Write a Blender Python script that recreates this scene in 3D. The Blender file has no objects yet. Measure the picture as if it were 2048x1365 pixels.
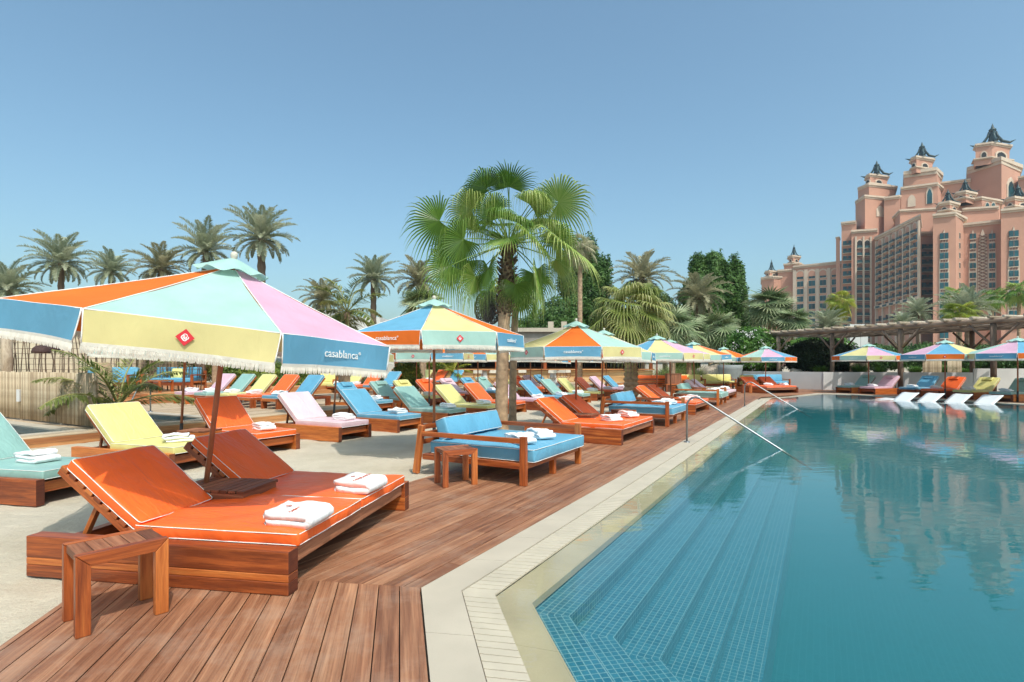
import bpy, bmesh, math, random
from mathutils import Vector, Matrix, noise
R=math.radians; PI=math.pi
random.seed(7)
scene=bpy.context.scene
COL=scene.collection
# ---------------------------------------------------------------- camera
F=1100.0; CX=1024.0; HY=728.0; H=1.5
cam=bpy.data.cameras.new("camera"); cam.lens=36*F/2048; cam.sensor_width=36; cam.sensor_fit='HORIZONTAL'
cam.shift_y=(HY-682.5)/2048; cam.clip_end=3000; cam.clip_start=0.05
co=bpy.data.objects.new("camera",cam); COL.objects.link(co); co.location=(0,0,H); co.rotation_euler=(R(90),0,0)
scene.camera=co
def G(px,py,z=0.0):
    y=F*(H-z)/(py-HY); return Vector(((px-CX)/F*y,y,z))
def D(px,y,z=0.0): return Vector(((px-CX)/F*y,y,z))
def ZH(py,y): return H+(HY-py)*y/F
# survey axes of the terrace: d1 runs along the pool edge, nn points from the sand to the pool
d1=Vector((.4886,.8725,0)); nn=Vector((.8725,-.4886,0))
d2=Vector((-.2004,.9797,0)); n2=Vector((.9797,.2004,0))
def ST(s,t,z=0.0):
    p=d1*s+nn*t; return Vector((p.x,p.y,z))
def corner(t):
    c=.83+(t+1.643)
    # solve p.nn=t, p.n2=c
    det=nn.x*n2.y-nn.y*n2.x
    return Vector(((t*n2.y-nn.y*c)/det,(nn.x*c-t*n2.x)/det,0))
ANG=math.atan2(nn.y,nn.x)   # direction of a lounger's foot
# ---------------------------------------------------------------- materials
def lin(c):
    return tuple(((x/255)/12.92 if x/255<=.04045 else ((x/255+.055)/1.055)**2.4) for x in c)+(1,)
MATS={}
def mat(name):
    m=bpy.data.materials.new(name); m.use_nodes=True; m.node_tree.nodes.clear(); return m
class NT:
    def __init__(s,m): s.t=m.node_tree
    def n(s,ty,**k):
        nd=s.t.nodes.new(ty)
        for a,b in k.items():
            if a.startswith('i_'):
                key=a[2:]; key=int(key) if key.isdigit() else key.replace('_',' ')
                nd.inputs[key].default_value=b
            else: setattr(nd,a,b)
        return nd
    def l(s,a,b): s.t.links.new(a,b)
def ramp(nt,fac,stops):
    r=nt.n('ShaderNodeValToRGB'); e=r.color_ramp.elements
    while len(e)<len(stops): e.new(.5)
    for i,(p,c) in enumerate(stops): e[i].position=p; e[i].color=c if len(c)==4 else tuple(c)+(1,)
    nt.l(fac,r.inputs[0]); return r.outputs[0]
def simple(name,col,rough=.6,metal=0,bump=0,bscale=40,spec=.5,var=.12,vscale=3,transl=0,coord='Object'):
    m=mat(name); nt=NT(m)
    out=nt.n('ShaderNodeOutputMaterial'); p=nt.n('ShaderNodeBsdfPrincipled')
    p.inputs['Roughness'].default_value=rough; p.inputs['Metallic'].default_value=metal
    p.inputs['Specular IOR Level'].default_value=spec
    tc=nt.n('ShaderNodeTexCoord'); nz=nt.n('ShaderNodeTexNoise'); nz.inputs['Scale'].default_value=vscale; nz.inputs['Detail'].default_value=4
    nt.l(tc.outputs[coord],nz.inputs['Vector'])
    c=[x for x in col[:3]]
    a=tuple(max(0,x*(1-var)) for x in c); b=tuple(min(1,x*(1+var)) for x in c)
    o=ramp(nt,nz.outputs[0],[(.3,a),(.7,b)])
    nt.l(o,p.inputs['Base Color'])
    if bump:
        n2_=nt.n('ShaderNodeTexNoise'); n2_.inputs['Scale'].default_value=bscale; n2_.inputs['Detail'].default_value=5
        nt.l(tc.outputs[coord],n2_.inputs['Vector'])
        b_=nt.n('ShaderNodeBump'); b_.inputs['Strength'].default_value=bump; b_.inputs['Distance'].default_value=.01
        nt.l(n2_.outputs[0],b_.inputs['Height']); nt.l(b_.outputs[0],p.inputs['Normal'])
    if transl:
        tr=nt.n('ShaderNodeBsdfTranslucent'); nt.l(o,tr.inputs[0]); mx=nt.n('ShaderNodeMixShader'); mx.inputs[0].default_value=transl
        nt.l(p.outputs[0],mx.inputs[1]); nt.l(tr.outputs[0],mx.inputs[2]); nt.l(mx.outputs[0],out.inputs[0])
    else: nt.l(p.outputs[0],out.inputs[0])
    MATS[name]=m; return m
def wood(name,c1,c2,c3,rough=.4,vs=22,us=1.6,bump=.15,coat=0,dirt=0,tv=.42):
    """boards: grain runs along u of the UV map, every board has its own tint (attribute Col)"""
    m=mat(name); nt=NT(m)
    out=nt.n('ShaderNodeOutputMaterial'); p=nt.n('ShaderNodeBsdfPrincipled')
    uv=nt.n('ShaderNodeUVMap'); mp=nt.n('ShaderNodeMapping'); mp.inputs['Scale'].default_value=(us,vs,1)
    nt.l(uv.outputs[0],mp.inputs[0])
    nz=nt.n('ShaderNodeTexNoise'); nz.inputs['Scale'].default_value=1; nz.inputs['Detail'].default_value=6; nz.inputs['Roughness'].default_value=.6; nz.inputs['Distortion'].default_value=.5
    nt.l(mp.outputs[0],nz.inputs['Vector'])
    at=nt.n('ShaderNodeAttribute'); at.attribute_name='Col'
    ad=nt.n('ShaderNodeMath',operation='MULTIPLY_ADD'); ad.inputs[1].default_value=tv; 
    nt.l(at.outputs['Fac'],ad.inputs[0]); 
    sb=nt.n('ShaderNodeMath',operation='SUBTRACT'); nt.l(nz.outputs[0],sb.inputs[0]); sb.inputs[1].default_value=tv/2
    nt.l(sb.outputs[0],ad.inputs[2])
    o=ramp(nt,ad.outputs[0],[(.28,c1),(.5,c2),(.75,c3)])
    # fine streaks and pores
    mpf=nt.n('ShaderNodeMapping'); mpf.inputs['Scale'].default_value=(us*2.2,vs*4.5,1); nt.l(uv.outputs[0],mpf.inputs[0])
    nf=nt.n('ShaderNodeTexNoise'); nf.inputs['Scale'].default_value=1; nf.inputs['Detail'].default_value=4; nf.inputs['Roughness'].default_value=.7; nt.l(mpf.outputs[0],nf.inputs['Vector'])
    rf_=ramp(nt,nf.outputs[0],[(.32,(.66,.62,.58)),(.5,(1,1,1)),(.72,(1.14,1.12,1.08))])
    mxf=nt.n('ShaderNodeMix',data_type='RGBA',blend_type='MULTIPLY'); mxf.inputs[0].default_value=1; nt.l(o,mxf.inputs[6]); nt.l(rf_,mxf.inputs[7]); o=mxf.outputs[2]
    # coarse blotches
    mp2=nt.n('ShaderNodeMapping'); mp2.inputs['Scale'].default_value=(.9,9,1); nt.l(uv.outputs[0],mp2.inputs[0])
    n3=nt.n('ShaderNodeTexNoise'); n3.inputs['Scale'].default_value=1.3; n3.inputs['Detail'].default_value=3; nt.l(mp2.outputs[0],n3.inputs['Vector'])
    r3=ramp(nt,n3.outputs[0],[(.3,(.80,.79,.78)),(.65,(1.08,1.07,1.04))])
    mx=nt.n('ShaderNodeMix',data_type='RGBA',blend_type='MULTIPLY'); mx.inputs[0].default_value=1
    nt.l(o,mx.inputs[6]); nt.l(r3,mx.inputs[7])
    cc=mx.outputs[2]
    if dirt:
        tc=nt.n('ShaderNodeTexCoord'); n4=nt.n('ShaderNodeTexNoise'); n4.inputs['Scale'].default_value=2.2; n4.inputs['Detail'].default_value=8; n4.inputs['Roughness'].default_value=.7
        nt.l(tc.outputs['Object'],n4.inputs['Vector'])
        f=ramp(nt,n4.outputs[0],[(.48,(0,0,0)),(.75,(dirt,dirt,dirt))])
        m4=nt.n('ShaderNodeMix',data_type='RGBA'); nt.l(f,m4.inputs[0]); nt.l(cc,m4.inputs[6]); m4.inputs[7].default_value=(.50,.38,.29,1); cc=m4.outputs[2]
    nt.l(cc,p.inputs['Base Color'])
    rr=ramp(nt,nz.outputs[0],[(.2,(rough*.8,)*3),(.8,(min(1,rough*1.4),)*3)]); nt.l(rr,p.inputs['Roughness'])
    if coat: p.inputs['Coat Weight'].default_value=coat; p.inputs['Coat Roughness'].default_value=.25
    b_=nt.n('ShaderNodeBump'); b_.inputs['Strength'].default_value=bump; b_.inputs['Distance'].default_value=.004
    nt.l(nz.outputs[0],b_.inputs['Height']); nt.l(b_.outputs[0],p.inputs['Normal'])
    nt.l(p.outputs[0],out.inputs[0]); MATS[name]=m; return m
def fabric(name,col,rough=.5,transl=.0,scale=3,spec=.4,fold=.7):
    m=mat(name); nt=NT(m)
    out=nt.n('ShaderNodeOutputMaterial'); p=nt.n('ShaderNodeBsdfPrincipled'); p.inputs['Roughness'].default_value=rough; p.inputs['Specular IOR Level'].default_value=spec
    tc=nt.n('ShaderNodeTexCoord'); nz=nt.n('ShaderNodeTexNoise'); nz.inputs['Scale'].default_value=scale; nz.inputs['Detail'].default_value=5; nt.l(tc.outputs['Object'],nz.inputs['Vector'])
    c=col[:3]
    o=ramp(nt,nz.outputs[0],[(.3,tuple(x*.9 for x in c)),(.7,tuple(min(1,x*1.06) for x in c))]); nt.l(o,p.inputs['Base Color'])
    # folds and weave
    n1=nt.n('ShaderNodeTexNoise'); n1.inputs['Scale'].default_value=4.5; n1.inputs['Detail'].default_value=2; n1.inputs['Distortion'].default_value=1.2
    mp=nt.n('ShaderNodeMapping'); mp.inputs['Scale'].default_value=(1,2.6,1); nt.l(tc.outputs['Object'],mp.inputs[0]); nt.l(mp.outputs[0],n1.inputs['Vector'])
    b1=nt.n('ShaderNodeBump'); b1.inputs['Strength'].default_value=fold; b1.inputs['Distance'].default_value=.02; nt.l(n1.outputs[0],b1.inputs['Height'])
    n2_=nt.n('ShaderNodeTexNoise'); n2_.inputs['Scale'].default_value=260; nt.l(tc.outputs['Object'],n2_.inputs['Vector'])
    b2=nt.n('ShaderNodeBump'); b2.inputs['Strength'].default_value=.12; b2.inputs['Distance'].default_value=.002; nt.l(n2_.outputs[0],b2.inputs['Height']); nt.l(b1.outputs[0],b2.inputs['Normal'])
    nt.l(b2.outputs[0],p.inputs['Normal'])
    if transl:
        tr=nt.n('ShaderNodeBsdfTranslucent'); nt.l(o,tr.inputs[0]); mx=nt.n('ShaderNodeMixShader'); mx.inputs[0].default_value=transl
        nt.l(p.outputs[0],mx.inputs[1]); nt.l(tr.outputs[0],mx.inputs[2]); nt.l(mx.outputs[0],out.inputs[0])
    else: nt.l(p.outputs[0],out.inputs[0])
    MATS[name]=m; return m
def foliage(name,c1,c2,c3,transl=.3,rough=.5,spec=.35):
    m=mat(name); nt=NT(m)
    out=nt.n('ShaderNodeOutputMaterial'); p=nt.n('ShaderNodeBsdfPrincipled'); p.inputs['Roughness'].default_value=rough; p.inputs['Specular IOR Level'].default_value=spec
    at=nt.n('ShaderNodeAttribute'); at.attribute_name='Col'
    o=ramp(nt,at.outputs['Fac'],[(0,c1),(.5,c2),(1,c3)])
    nt.l(o,p.inputs['Base Color'])
    tr=nt.n('ShaderNodeBsdfTranslucent'); nt.l(o,tr.inputs[0]); mx=nt.n('ShaderNodeMixShader'); mx.inputs[0].default_value=transl
    nt.l(p.outputs[0],mx.inputs[1]); nt.l(tr.outputs[0],mx.inputs[2]); nt.l(mx.outputs[0],out.inputs[0])
    MATS[name]=m; return m
wood('teak',(.20,.040,.010),(.40,.092,.019),(.61,.19,.042),rough=.42,vs=26,us=1.8,coat=.15)
wood('teak_end',(.09,.02,.009),(.145,.034,.013),(.22,.06,.022),rough=.5,vs=40,us=6)
wood('teak_dark',(.14,.048,.024),(.24,.088,.042),(.38,.16,.085),rough=.55,vs=26)
wood('deck_wood',(.18,.070,.036),(.29,.125,.066),(.43,.215,.12),rough=.5,vs=26,us=1.1,dirt=.34,tv=.24)
wood('pale_deck',(.36,.25,.16),(.50,.38,.26),(.62,.49,.35),rough=.7,vs=22,us=1.0,dirt=.5)
wood('orange_board',(.34,.13,.05),(.50,.22,.085),(.62,.32,.14),rough=.55,vs=20,us=.8)
wood('bar_wood',(.40,.20,.075),(.60,.36,.16),(.74,.52,.28),rough=.55,vs=14,us=.5)
wood('grey_timber',(.13,.085,.06),(.24,.165,.125),(.38,.28,.21),rough=.8,vs=22,us=1.2,bump=.4)
wood('pale_log',(.36,.28,.20),(.50,.41,.32),(.64,.55,.45),rough=.8,vs=14,us=1.5,bump=.4)
wood('bamboo',(.32,.235,.15),(.49,.38,.26),(.64,.54,.40),rough=.65,vs=9,us=2.0,bump=.3)
FAB={'orange':(.92,.145,.026),'blue':(.125,.355,.52),'yellow':(.70,.64,.24),'mint':(.27,.45,.41),'pink':(.68,.44,.53),'blush':(.76,.53,.58)}
for k,c in FAB.items(): fabric('cushion_'+k,c,rough=.42)
CAN={'orange':(.88,.19,.032),'blue':(.16,.42,.62),'yellow':(.76,.68,.33),'mint':(.43,.66,.60),'pink':(.75,.46,.61)}
for k,c in CAN.items(): fabric('canvas_'+k,c,rough=.75,transl=.27,spec=.15,fold=.28)
fabric('white_trim',(.82,.79,.76),rough=.8)
fabric('fringe_cotton',(.80,.77,.70),rough=.95,transl=.25,spec=.1)
fabric('towel_white',(.84,.83,.84),rough=.95,spec=.1)
fabric('print_white',(.85,.85,.84),rough=.8)
simple('print_red',(.62,.02,.035),rough=.7,var=.02)
simple('print_rust',(.50,.10,.05),rough=.8,var=.05)
simple('steel',(.30,.31,.32),rough=.42,metal=1,var=.03)
simple('pole_wood',(.34,.125,.06),rough=.45,var=.2,vscale=6)
simple('stone_pale',(.45,.385,.305),rough=.7,var=.08,vscale=2.2,bump=.08,bscale=60)
simple('stone_wet',(.50,.40,.27),rough=.35,var=.12,vscale=2.5)
simple('grate_plastic',(.50,.43,.335),rough=.42,var=.07,vscale=5)
simple('wall_white',(.60,.585,.57),rough=.85,var=.06,vscale=1.5,bump=.1,bscale=25)
simple('wall_cream',(.62,.54,.40),rough=.9,var=.08,bump=.2,bscale=30)
simple('wall_stone',(.26,.23,.20),rough=.9,var=.2,vscale=2,bump=.4,bscale=14)
simple('planter_grey',(.24,.26,.26),rough=.8,var=.12,bump=.1)
simple('rock_tan',(.46,.38,.30),rough=.95,var=.35,vscale=2.5,bump=.8,bscale=6)
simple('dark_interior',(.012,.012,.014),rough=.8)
simple('black_metal',(.03,.03,.032),rough=.5)
simple('bottle_glass',(.20,.22,.20),rough=.1)
simple('palm_bark',(.36,.245,.155),rough=.95,var=.4,vscale=7,bump=.8,bscale=18)
simple('palm_bark_dark',(.15,.105,.075),rough=.95,var=.45,vscale=5,bump=.8,bscale=10)
simple('tree_bark',(.14,.11,.085),rough=.95,var=.3,vscale=5,bump=.6)
simple('lantern_net',(.13,.115,.11),rough=.9,var=.25,vscale=30)
simple('wicker_dark',(.055,.025,.022),rough=.8,var=.3,vscale=20)
simple('cotton_cream',(.60,.55,.47),rough=.9)
simple('lounge_white',(.70,.71,.72),rough=.3,var=.02)
simple('soil',(.16,.11,.075),rough=1,var=.3,bump=.5)
simple('shade_cloth',(.17,.13,.10),rough=.9,var=.3,vscale=2,transl=.3)
foliage('fan_yellow',(.12,.16,.03),(.26,.31,.08),(.52,.48,.22),transl=.35,rough=.4)
simple('flower_white',(.85,.82,.78),rough=.7,transl=.2)
simple('hotel_pink',(.52,.27,.19),rough=.9,var=.06,vscale=.15,bump=.2,bscale=.5)
simple('hotel_trim',(.58,.46,.36),rough=.9,var=.08,vscale=.4)
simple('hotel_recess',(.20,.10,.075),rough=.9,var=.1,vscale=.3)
simple('hotel_glass',(.010,.072,.090),rough=.22,var=.5,vscale=.25,spec=.45)
simple('hotel_balcony',(.018,.075,.085),rough=.5,var=.2,vscale=.5)
simple('copper_green',(.008,.036,.042),rough=.45,var=.2,vscale=1)
foliage('fan_green',(.06,.14,.02),(.17,.30,.045),(.46,.52,.16),transl=.35,rough=.35,spec=.5)
foliage('date_green',(.22,.26,.16),(.38,.42,.29),(.56,.56,.42),transl=.4)  # leaf tones paled: distance haze on the far palms put into the colour
foliage('date_tan',(.22,.22,.13),(.36,.35,.22),(.54,.49,.33),transl=.4)
foliage('silver_fan',(.09,.14,.05),(.20,.27,.13),(.42,.45,.26),transl=.25)
foliage('coco_green',(.08,.12,.025),(.20,.24,.06),(.45,.42,.17),transl=.35)
foliage('yellow_palm',(.12,.17,.02),(.28,.34,.04),(.55,.48,.08),transl=.35)
foliage('tree_green',(.03,.07,.018),(.07,.15,.035),(.15,.27,.07),transl=.3)
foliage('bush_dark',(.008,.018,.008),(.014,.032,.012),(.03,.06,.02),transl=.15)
foliage('hedge_green',(.05,.09,.012),(.14,.21,.035),(.38,.40,.07),transl=.3)
foliage('hedge_olive',(.04,.05,.018),(.13,.13,.04),(.35,.31,.10),transl=.3)
foliage('shrub_green',(.03,.085,.012),(.08,.19,.03),(.22,.38,.07),transl=.3)
foliage('grass_green',(.10,.15,.05),(.22,.29,.10),(.42,.45,.18),transl=.3)
# sand
m=mat('sand'); nt=NT(m); out=nt.n('ShaderNodeOutputMaterial'); p=nt.n('ShaderNodeBsdfPrincipled'); p.inputs['Roughness'].default_value=1; p.inputs['Specular IOR Level'].default_value=.1
tc=nt.n('ShaderNodeTexCoord')
n1=nt.n('ShaderNodeTexNoise',); n1.inputs['Scale'].default_value=.9; n1.inputs['Detail'].default_value=8; n1.inputs['Roughness'].default_value=.65; nt.l(tc.outputs['Object'],n1.inputs['Vector'])
n3=nt.n('ShaderNodeTexNoise',); n3.inputs['Scale'].default_value=90; n3.inputs['Detail'].default_value=6; n3.inputs['Roughness'].default_value=.8; nt.l(tc.outputs['Object'],n3.inputs['Vector'])
o1=ramp(nt,n1.outputs[0],[(.3,(.45,.39,.30)),(.7,(.58,.515,.415))])
o3=ramp(nt,n3.outputs[0],[(.3,(.80,.79,.78)),(.5,(1,1,1)),(.75,(1.12,1.12,1.12))])
mx=nt.n('ShaderNodeMix',data_type='RGBA',blend_type='MULTIPLY'); mx.inputs[0].default_value=1; nt.l(o1,mx.inputs[6]); nt.l(o3,mx.inputs[7]); nt.l(mx.outputs[2],p.inputs['Base Color'])
n2_=nt.n('ShaderNodeTexNoise'); n2_.inputs['Scale'].default_value=7; n2_.inputs['Detail'].default_value=8; n2_.inputs['Roughness'].default_value=.7; nt.l(tc.outputs['Object'],n2_.inputs['Vector'])
b_=nt.n('ShaderNodeBump'); b_.inputs['Strength'].default_value=.8; b_.inputs['Distance'].default_value=.04; nt.l(n2_.outputs[0],b_.inputs['Height']); nt.l(b_.outputs[0],p.inputs['Normal'])
nt.l(p.outputs[0],out.inputs[0]); MATS['sand']=m
simple('ground_pale',(.40,.33,.25),rough=1,var=.2,vscale=.5,bump=.3,bscale=5)
# mosaic tile: square tiles by UV (metres)
def mosaic(name,s_,mort,c1,c2,cm):
    m=mat(name); nt=NT(m); out=nt.n('ShaderNodeOutputMaterial'); p=nt.n('ShaderNodeBsdfPrincipled'); p.inputs['Roughness'].default_value=.35
    uv=nt.n('ShaderNodeUVMap'); sc=nt.n('ShaderNodeVectorMath',operation='SCALE'); sc.inputs['Scale'].default_value=1/s_; nt.l(uv.outputs[0],sc.inputs[0])
    fl=nt.n('ShaderNodeVectorMath',operation='FLOOR'); nt.l(sc.outputs[0],fl.inputs[0]); fr=nt.n('ShaderNodeVectorMath',operation='FRACTION'); nt.l(sc.outputs[0],fr.inputs[0])
    sb=nt.n('ShaderNodeVectorMath',operation='SUBTRACT'); sb.inputs[1].default_value=(.5,.5,0); nt.l(fr.outputs[0],sb.inputs[0]); ab=nt.n('ShaderNodeVectorMath',operation='ABSOLUTE'); nt.l(sb.outputs[0],ab.inputs[0])
    sx=nt.n('ShaderNodeSeparateXYZ'); nt.l(ab.outputs[0],sx.inputs[0]); mx=nt.n('ShaderNodeMath',operation='MAXIMUM'); nt.l(sx.outputs[0],mx.inputs[0]); nt.l(sx.outputs[1],mx.inputs[1])
    gt=nt.n('ShaderNodeMath',operation='GREATER_THAN'); gt.inputs[1].default_value=.5-mort/2/s_; nt.l(mx.outputs[0],gt.inputs[0])
    wn=nt.n('ShaderNodeTexWhiteNoise'); wn.noise_dimensions='2D'; nt.l(fl.outputs[0],wn.inputs['Vector'])
    cr=ramp(nt,wn.outputs['Value'],[(0,c1),(1,c2)])
    cmx=nt.n('ShaderNodeMix',data_type='RGBA'); nt.l(gt.outputs[0],cmx.inputs[0]); nt.l(cr,cmx.inputs[6]); cmx.inputs[7].default_value=cm+(1,)
    nt.l(cmx.outputs[2],p.inputs['Base Color']); nt.l(p.outputs[0],out.inputs[0]); MATS[name]=m
mosaic('mosaic',.044,.005,(.014,.135,.215),(.035,.20,.29),(.26,.41,.43))
mosaic('pool_floor',.05,.004,(.006,.14,.175),(.012,.18,.225),(.06,.26,.30))
# water: fresnel mirror over a clear teal body
def water(name,tint,sc=1.0,vol=0):
    m=mat(name); nt=NT(m); out=nt.n('ShaderNodeOutputMaterial')
    gl=nt.n('ShaderNodeBsdfGlossy'); gl.inputs['Roughness'].default_value=.015; gl.inputs['Color'].default_value=(.95,.97,1,1)
    tr=nt.n('ShaderNodeBsdfTransparent'); tr.inputs[0].default_value=tint
    fr=nt.n('ShaderNodeFresnel'); fr.inputs[0].default_value=1.33
    tc=nt.n('ShaderNodeTexCoord')
    w=nt.n('ShaderNodeTexNoise'); w.inputs['Scale'].default_value=5.5*sc; w.inputs['Detail'].default_value=3; w.inputs['Roughness'].default_value=.45; w.inputs['Distortion'].default_value=.3
    mp=nt.n('ShaderNodeMapping'); mp.inputs['Scale'].default_value=(.55,1.3,1); nt.l(tc.outputs['Object'],mp.inputs[0]); nt.l(mp.outputs[0],w.inputs['Vector'])
    w2=nt.n('ShaderNodeTexNoise'); w2.inputs['Scale'].default_value=.9*sc; w2.inputs['Detail'].default_value=2; nt.l(tc.outputs['Object'],w2.inputs['Vector'])
    mm=nt.n('ShaderNodeMath',operation='MULTIPLY_ADD'); mm.inputs[1].default_value=2.5; nt.l(w2.outputs[0],mm.inputs[0]); nt.l(w.outputs[0],mm.inputs[2])
    bp=nt.n('ShaderNodeBump'); bp.inputs['Strength'].default_value=.16; bp.inputs['Distance'].default_value=.012; nt.l(mm.outputs[0],bp.inputs['Height'])
    nt.l(bp.outputs[0],gl.inputs['Normal']); nt.l(bp.outputs[0],fr.inputs['Normal'])
    mx=nt.n('ShaderNodeMixShader'); nt.l(fr.outputs[0],mx.inputs[0]); nt.l(tr.outputs[0],mx.inputs[1]); nt.l(gl.outputs[0],mx.inputs[2]); nt.l(mx.outputs[0],out.inputs[0]); MATS[name]=m
    if vol:
        pv=nt.n('ShaderNodeVolumePrincipled'); pv.inputs['Density'].default_value=vol; pv.inputs['Color'].default_value=(.13,.74,.86,1); nt.l(pv.outputs[0],out.inputs['Volume'])
water('water',(.90,.97,.97,1))
water('pool_water',(.93,.98,.98,1),vol=.34)
M=MATS
# ---------------------------------------------------------------- mesh builder
def frame(origin,ax,up=Vector((0,0,1))):
    ax=Vector(ax).normalized(); ay=up.cross(ax)
    ay=ay.normalized() if ay.length>1e-6 else Vector((0,1,0)); az=ax.cross(ay)
    m_=Matrix((ax,ay,az)).transposed().to_4x4(); m_.translation=Vector(origin); return m_
def rotz(a,loc=(0,0,0)): return Matrix.Translation(Vector(loc))@Matrix.Rotation(a,4,'Z')
class MB:
    def __init__(s): s.v=[];s.f=[];s.uv=[];s.mi=[];s.c=[];s.sm=[]
    def face(s,idx,uv=None,mi=0,c=.5,sm=False):
        s.f.append(tuple(idx)); s.uv.append(uv or [(0,0)]*len(idx)); s.mi.append(mi); s.c.append(c); s.sm.append(sm)
    def box(s,x0,x1,y0,y1,z0,z1,T=None,mi=0,c=None,endmi=None):
        if c is None: c=random.random()
        ou,ov=random.uniform(0,50),random.uniform(0,50)
        lo=(x0,y0,z0);hi=(x1,y1,z1); dim=[hi[i]-lo[i] for i in range(3)]; L=dim.index(max(dim))
        b=len(s.v)
        P=[(x,y,z) for z in (z0,z1) for y in (y0,y1) for x in (x0,x1)]
        for q in P: s.v.append(T@Vector(q) if T else Vector(q))
        for fc,a in (((0,2,3,1),2),((4,5,7,6),2),((0,1,5,4),1),((2,6,7,3),1),((0,4,6,2),0),((1,3,7,5),0)):
            rem=[i for i in range(3) if i!=a]
            if L in rem: ua=L; va=[i for i in rem if i!=L][0]
            else: ua,va=rem
            s.face([b+i for i in fc],[(P[i][ua]+ou,P[i][va]+ov) for i in fc],(endmi if (endmi is not None and a==L) else mi),c)
    def bar(s,p,q,w,h,up=Vector((0,0,1)),mi=0,c=None,endmi=None):
        p=Vector(p);q=Vector(q); T=frame(p,q-p,up); s.box(0,(q-p).length,-w/2,w/2,-h/2,h/2,T,mi,c,endmi)
    def tube(s,pts,rad,n=8,mi=0,c=None,cap=True,sm=True,closed=False):
        if c is None: c=random.random()
        pts=[Vector(p) for p in pts]; m_=len(pts); b=len(s.v)
        rr=rad if isinstance(rad,(list,tuple)) else [rad]*m_
        ln=0; up=Vector((0,0,1))
        prev=None
        for i,p in enumerate(pts):
            if closed: t=(pts[(i+1)%m_]-pts[i-1])
            else: t=(pts[min(i+1,m_-1)]-pts[max(i-1,0)])
            t.normalize()
            if prev is None:
                a=up if abs(t.z)<.9 else Vector((1,0,0)); u=(a-t*a.dot(t)).normalized()
            else: u=(prev-t*prev.dot(t)).normalized()
            prev=u; w=t.cross(u)
            for k in range(n):
                an=2*PI*k/n; s.v.append(p+(u*math.cos(an)+w*math.sin(an))*rr[i])
        for i in range(m_ if closed else m_-1):
            L=(pts[(i+1)%m_]-pts[i]).length; j=(i+1)%m_
            for k in range(n):
                k2=(k+1)%n
                s.face((b+i*n+k,b+i*n+k2,b+j*n+k2,b+j*n+k),[(ln,k*.02),(ln,(k+1)*.02),(ln+L,(k+1)*.02),(ln+L,k*.02)],mi,c,sm)
            ln+=L
        if cap and not closed:
            s.face([b+k for k in range(n)][::-1],None,mi,c); s.face([b+(m_-1)*n+k for k in range(n)],None,mi,c)
    def lathe(s,prof,n=16,T=None,mi=0,c=.5,sm=True,wob=None):
        b=len(s.v)
        for i,(r,z) in enumerate(prof):
            for k in range(n):
                a=2*PI*k/n; q=Vector((r*math.cos(a),r*math.sin(a),z))
                if wob: q=wob(q,i,k)
                s.v.append(T@q if T else q)
        for i in range(len(prof)-1):
            for k in range(n):
                k2=(k+1)%n; s.face((b+i*n+k,b+i*n+k2,b+(i+1)*n+k2,b+(i+1)*n+k),[(k/n,i*.1),((k+1)/n,i*.1),((k+1)/n,i*.1+.1),(k/n,i*.1+.1)],mi,c,sm)
        s.face([b+k for k in range(n)][::-1],None,mi,c); s.face([b+(len(prof)-1)*n+k for k in range(n)],None,mi,c)
    def prism(s,poly,z0,z1,mi=0,c=None,u=Vector((1,0,0)),T=None,topmi=None):
        """convex or simple polygon (list of 2D) extruded; uv along u"""
        if c is None: c=random.random()
        n=len(poly); b=len(s.v); w=Vector((-u.y,u.x,0)); ou,ov=random.uniform(0,50),random.uniform(0,50)
        for z in (z0,z1):
            for q in poly:
                v=Vector((q[0],q[1],z)); s.v.append(T@v if T else v)
        uvs=[(Vector((q[0],q[1],0)).dot(u)+ou,Vector((q[0],q[1],0)).dot(w)+ov) for q in poly]
        s.face([b+i for i in range(n)][::-1],uvs[::-1],mi,c); s.face([b+n+i for i in range(n)],uvs,mi if topmi is None else topmi,c)
        for i in range(n):
            j=(i+1)%n; L=(Vector(poly[j][:2])-Vector(poly[i][:2])).length
            s.face((b+i,b+j,b+n+j,b+n+i),[(ou,ov),(ou+L,ov),(ou+L,ov+z1-z0),(ou,ov+z1-z0)],mi,c)
    def grid(s,fn,nu,nv,mi=0,c=.5,sm=True,uvf=None,flip=False):
        b=len(s.v)
        for j in range(nv+1):
            for i in range(nu+1): s.v.append(Vector(fn(i/nu,j/nv)))
        for j in range(nv):
            for i in range(nu):
                a=b+j*(nu+1)+i; q=(a,a+1,a+nu+2,a+nu+1)
                if flip: q=q[::-1]
                s.face(q,[uvf(*((k-b)%(nu+1)/nu,(k-b)//(nu+1)/nv)) for k in q] if uvf else None,mi,c,sm)
    def mesh(s,name,mats):
        me=bpy.data.meshes.new(name); me.from_pydata([tuple(v) for v in s.v],[],s.f)
        for m_ in (mats if isinstance(mats,(list,tuple)) else [mats]): me.materials.append(M[m_] if isinstance(m_,str) else m_)
        me.uv_layers.new(name='UVMap'); me.color_attributes.new('Col','FLOAT_COLOR','CORNER'); uvl=me.uv_layers['UVMap']; ca=me.color_attributes['Col']
        fu=[];fc=[]
        for u,c in zip(s.uv,s.c):
            for q in u: fu+=[q[0],q[1]]; fc+=[c,c,c,1]
        uvl.data.foreach_set('uv',fu); ca.data.foreach_set('color',fc)
        me.polygons.foreach_set('material_index',s.mi); me.polygons.foreach_set('use_smooth',s.sm)
        me.update(); return me
    def build(s,name,mats,parent=None,bevel=0):
        o=bpy.data.objects.new(name,s.mesh(name,mats)); COL.objects.link(o)
        if parent: o.parent=parent
        if bevel:
            b=o.modifiers.new('bevel','BEVEL'); b.width=bevel; b.segments=2; b.limit_method='ANGLE'
        return o
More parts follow.
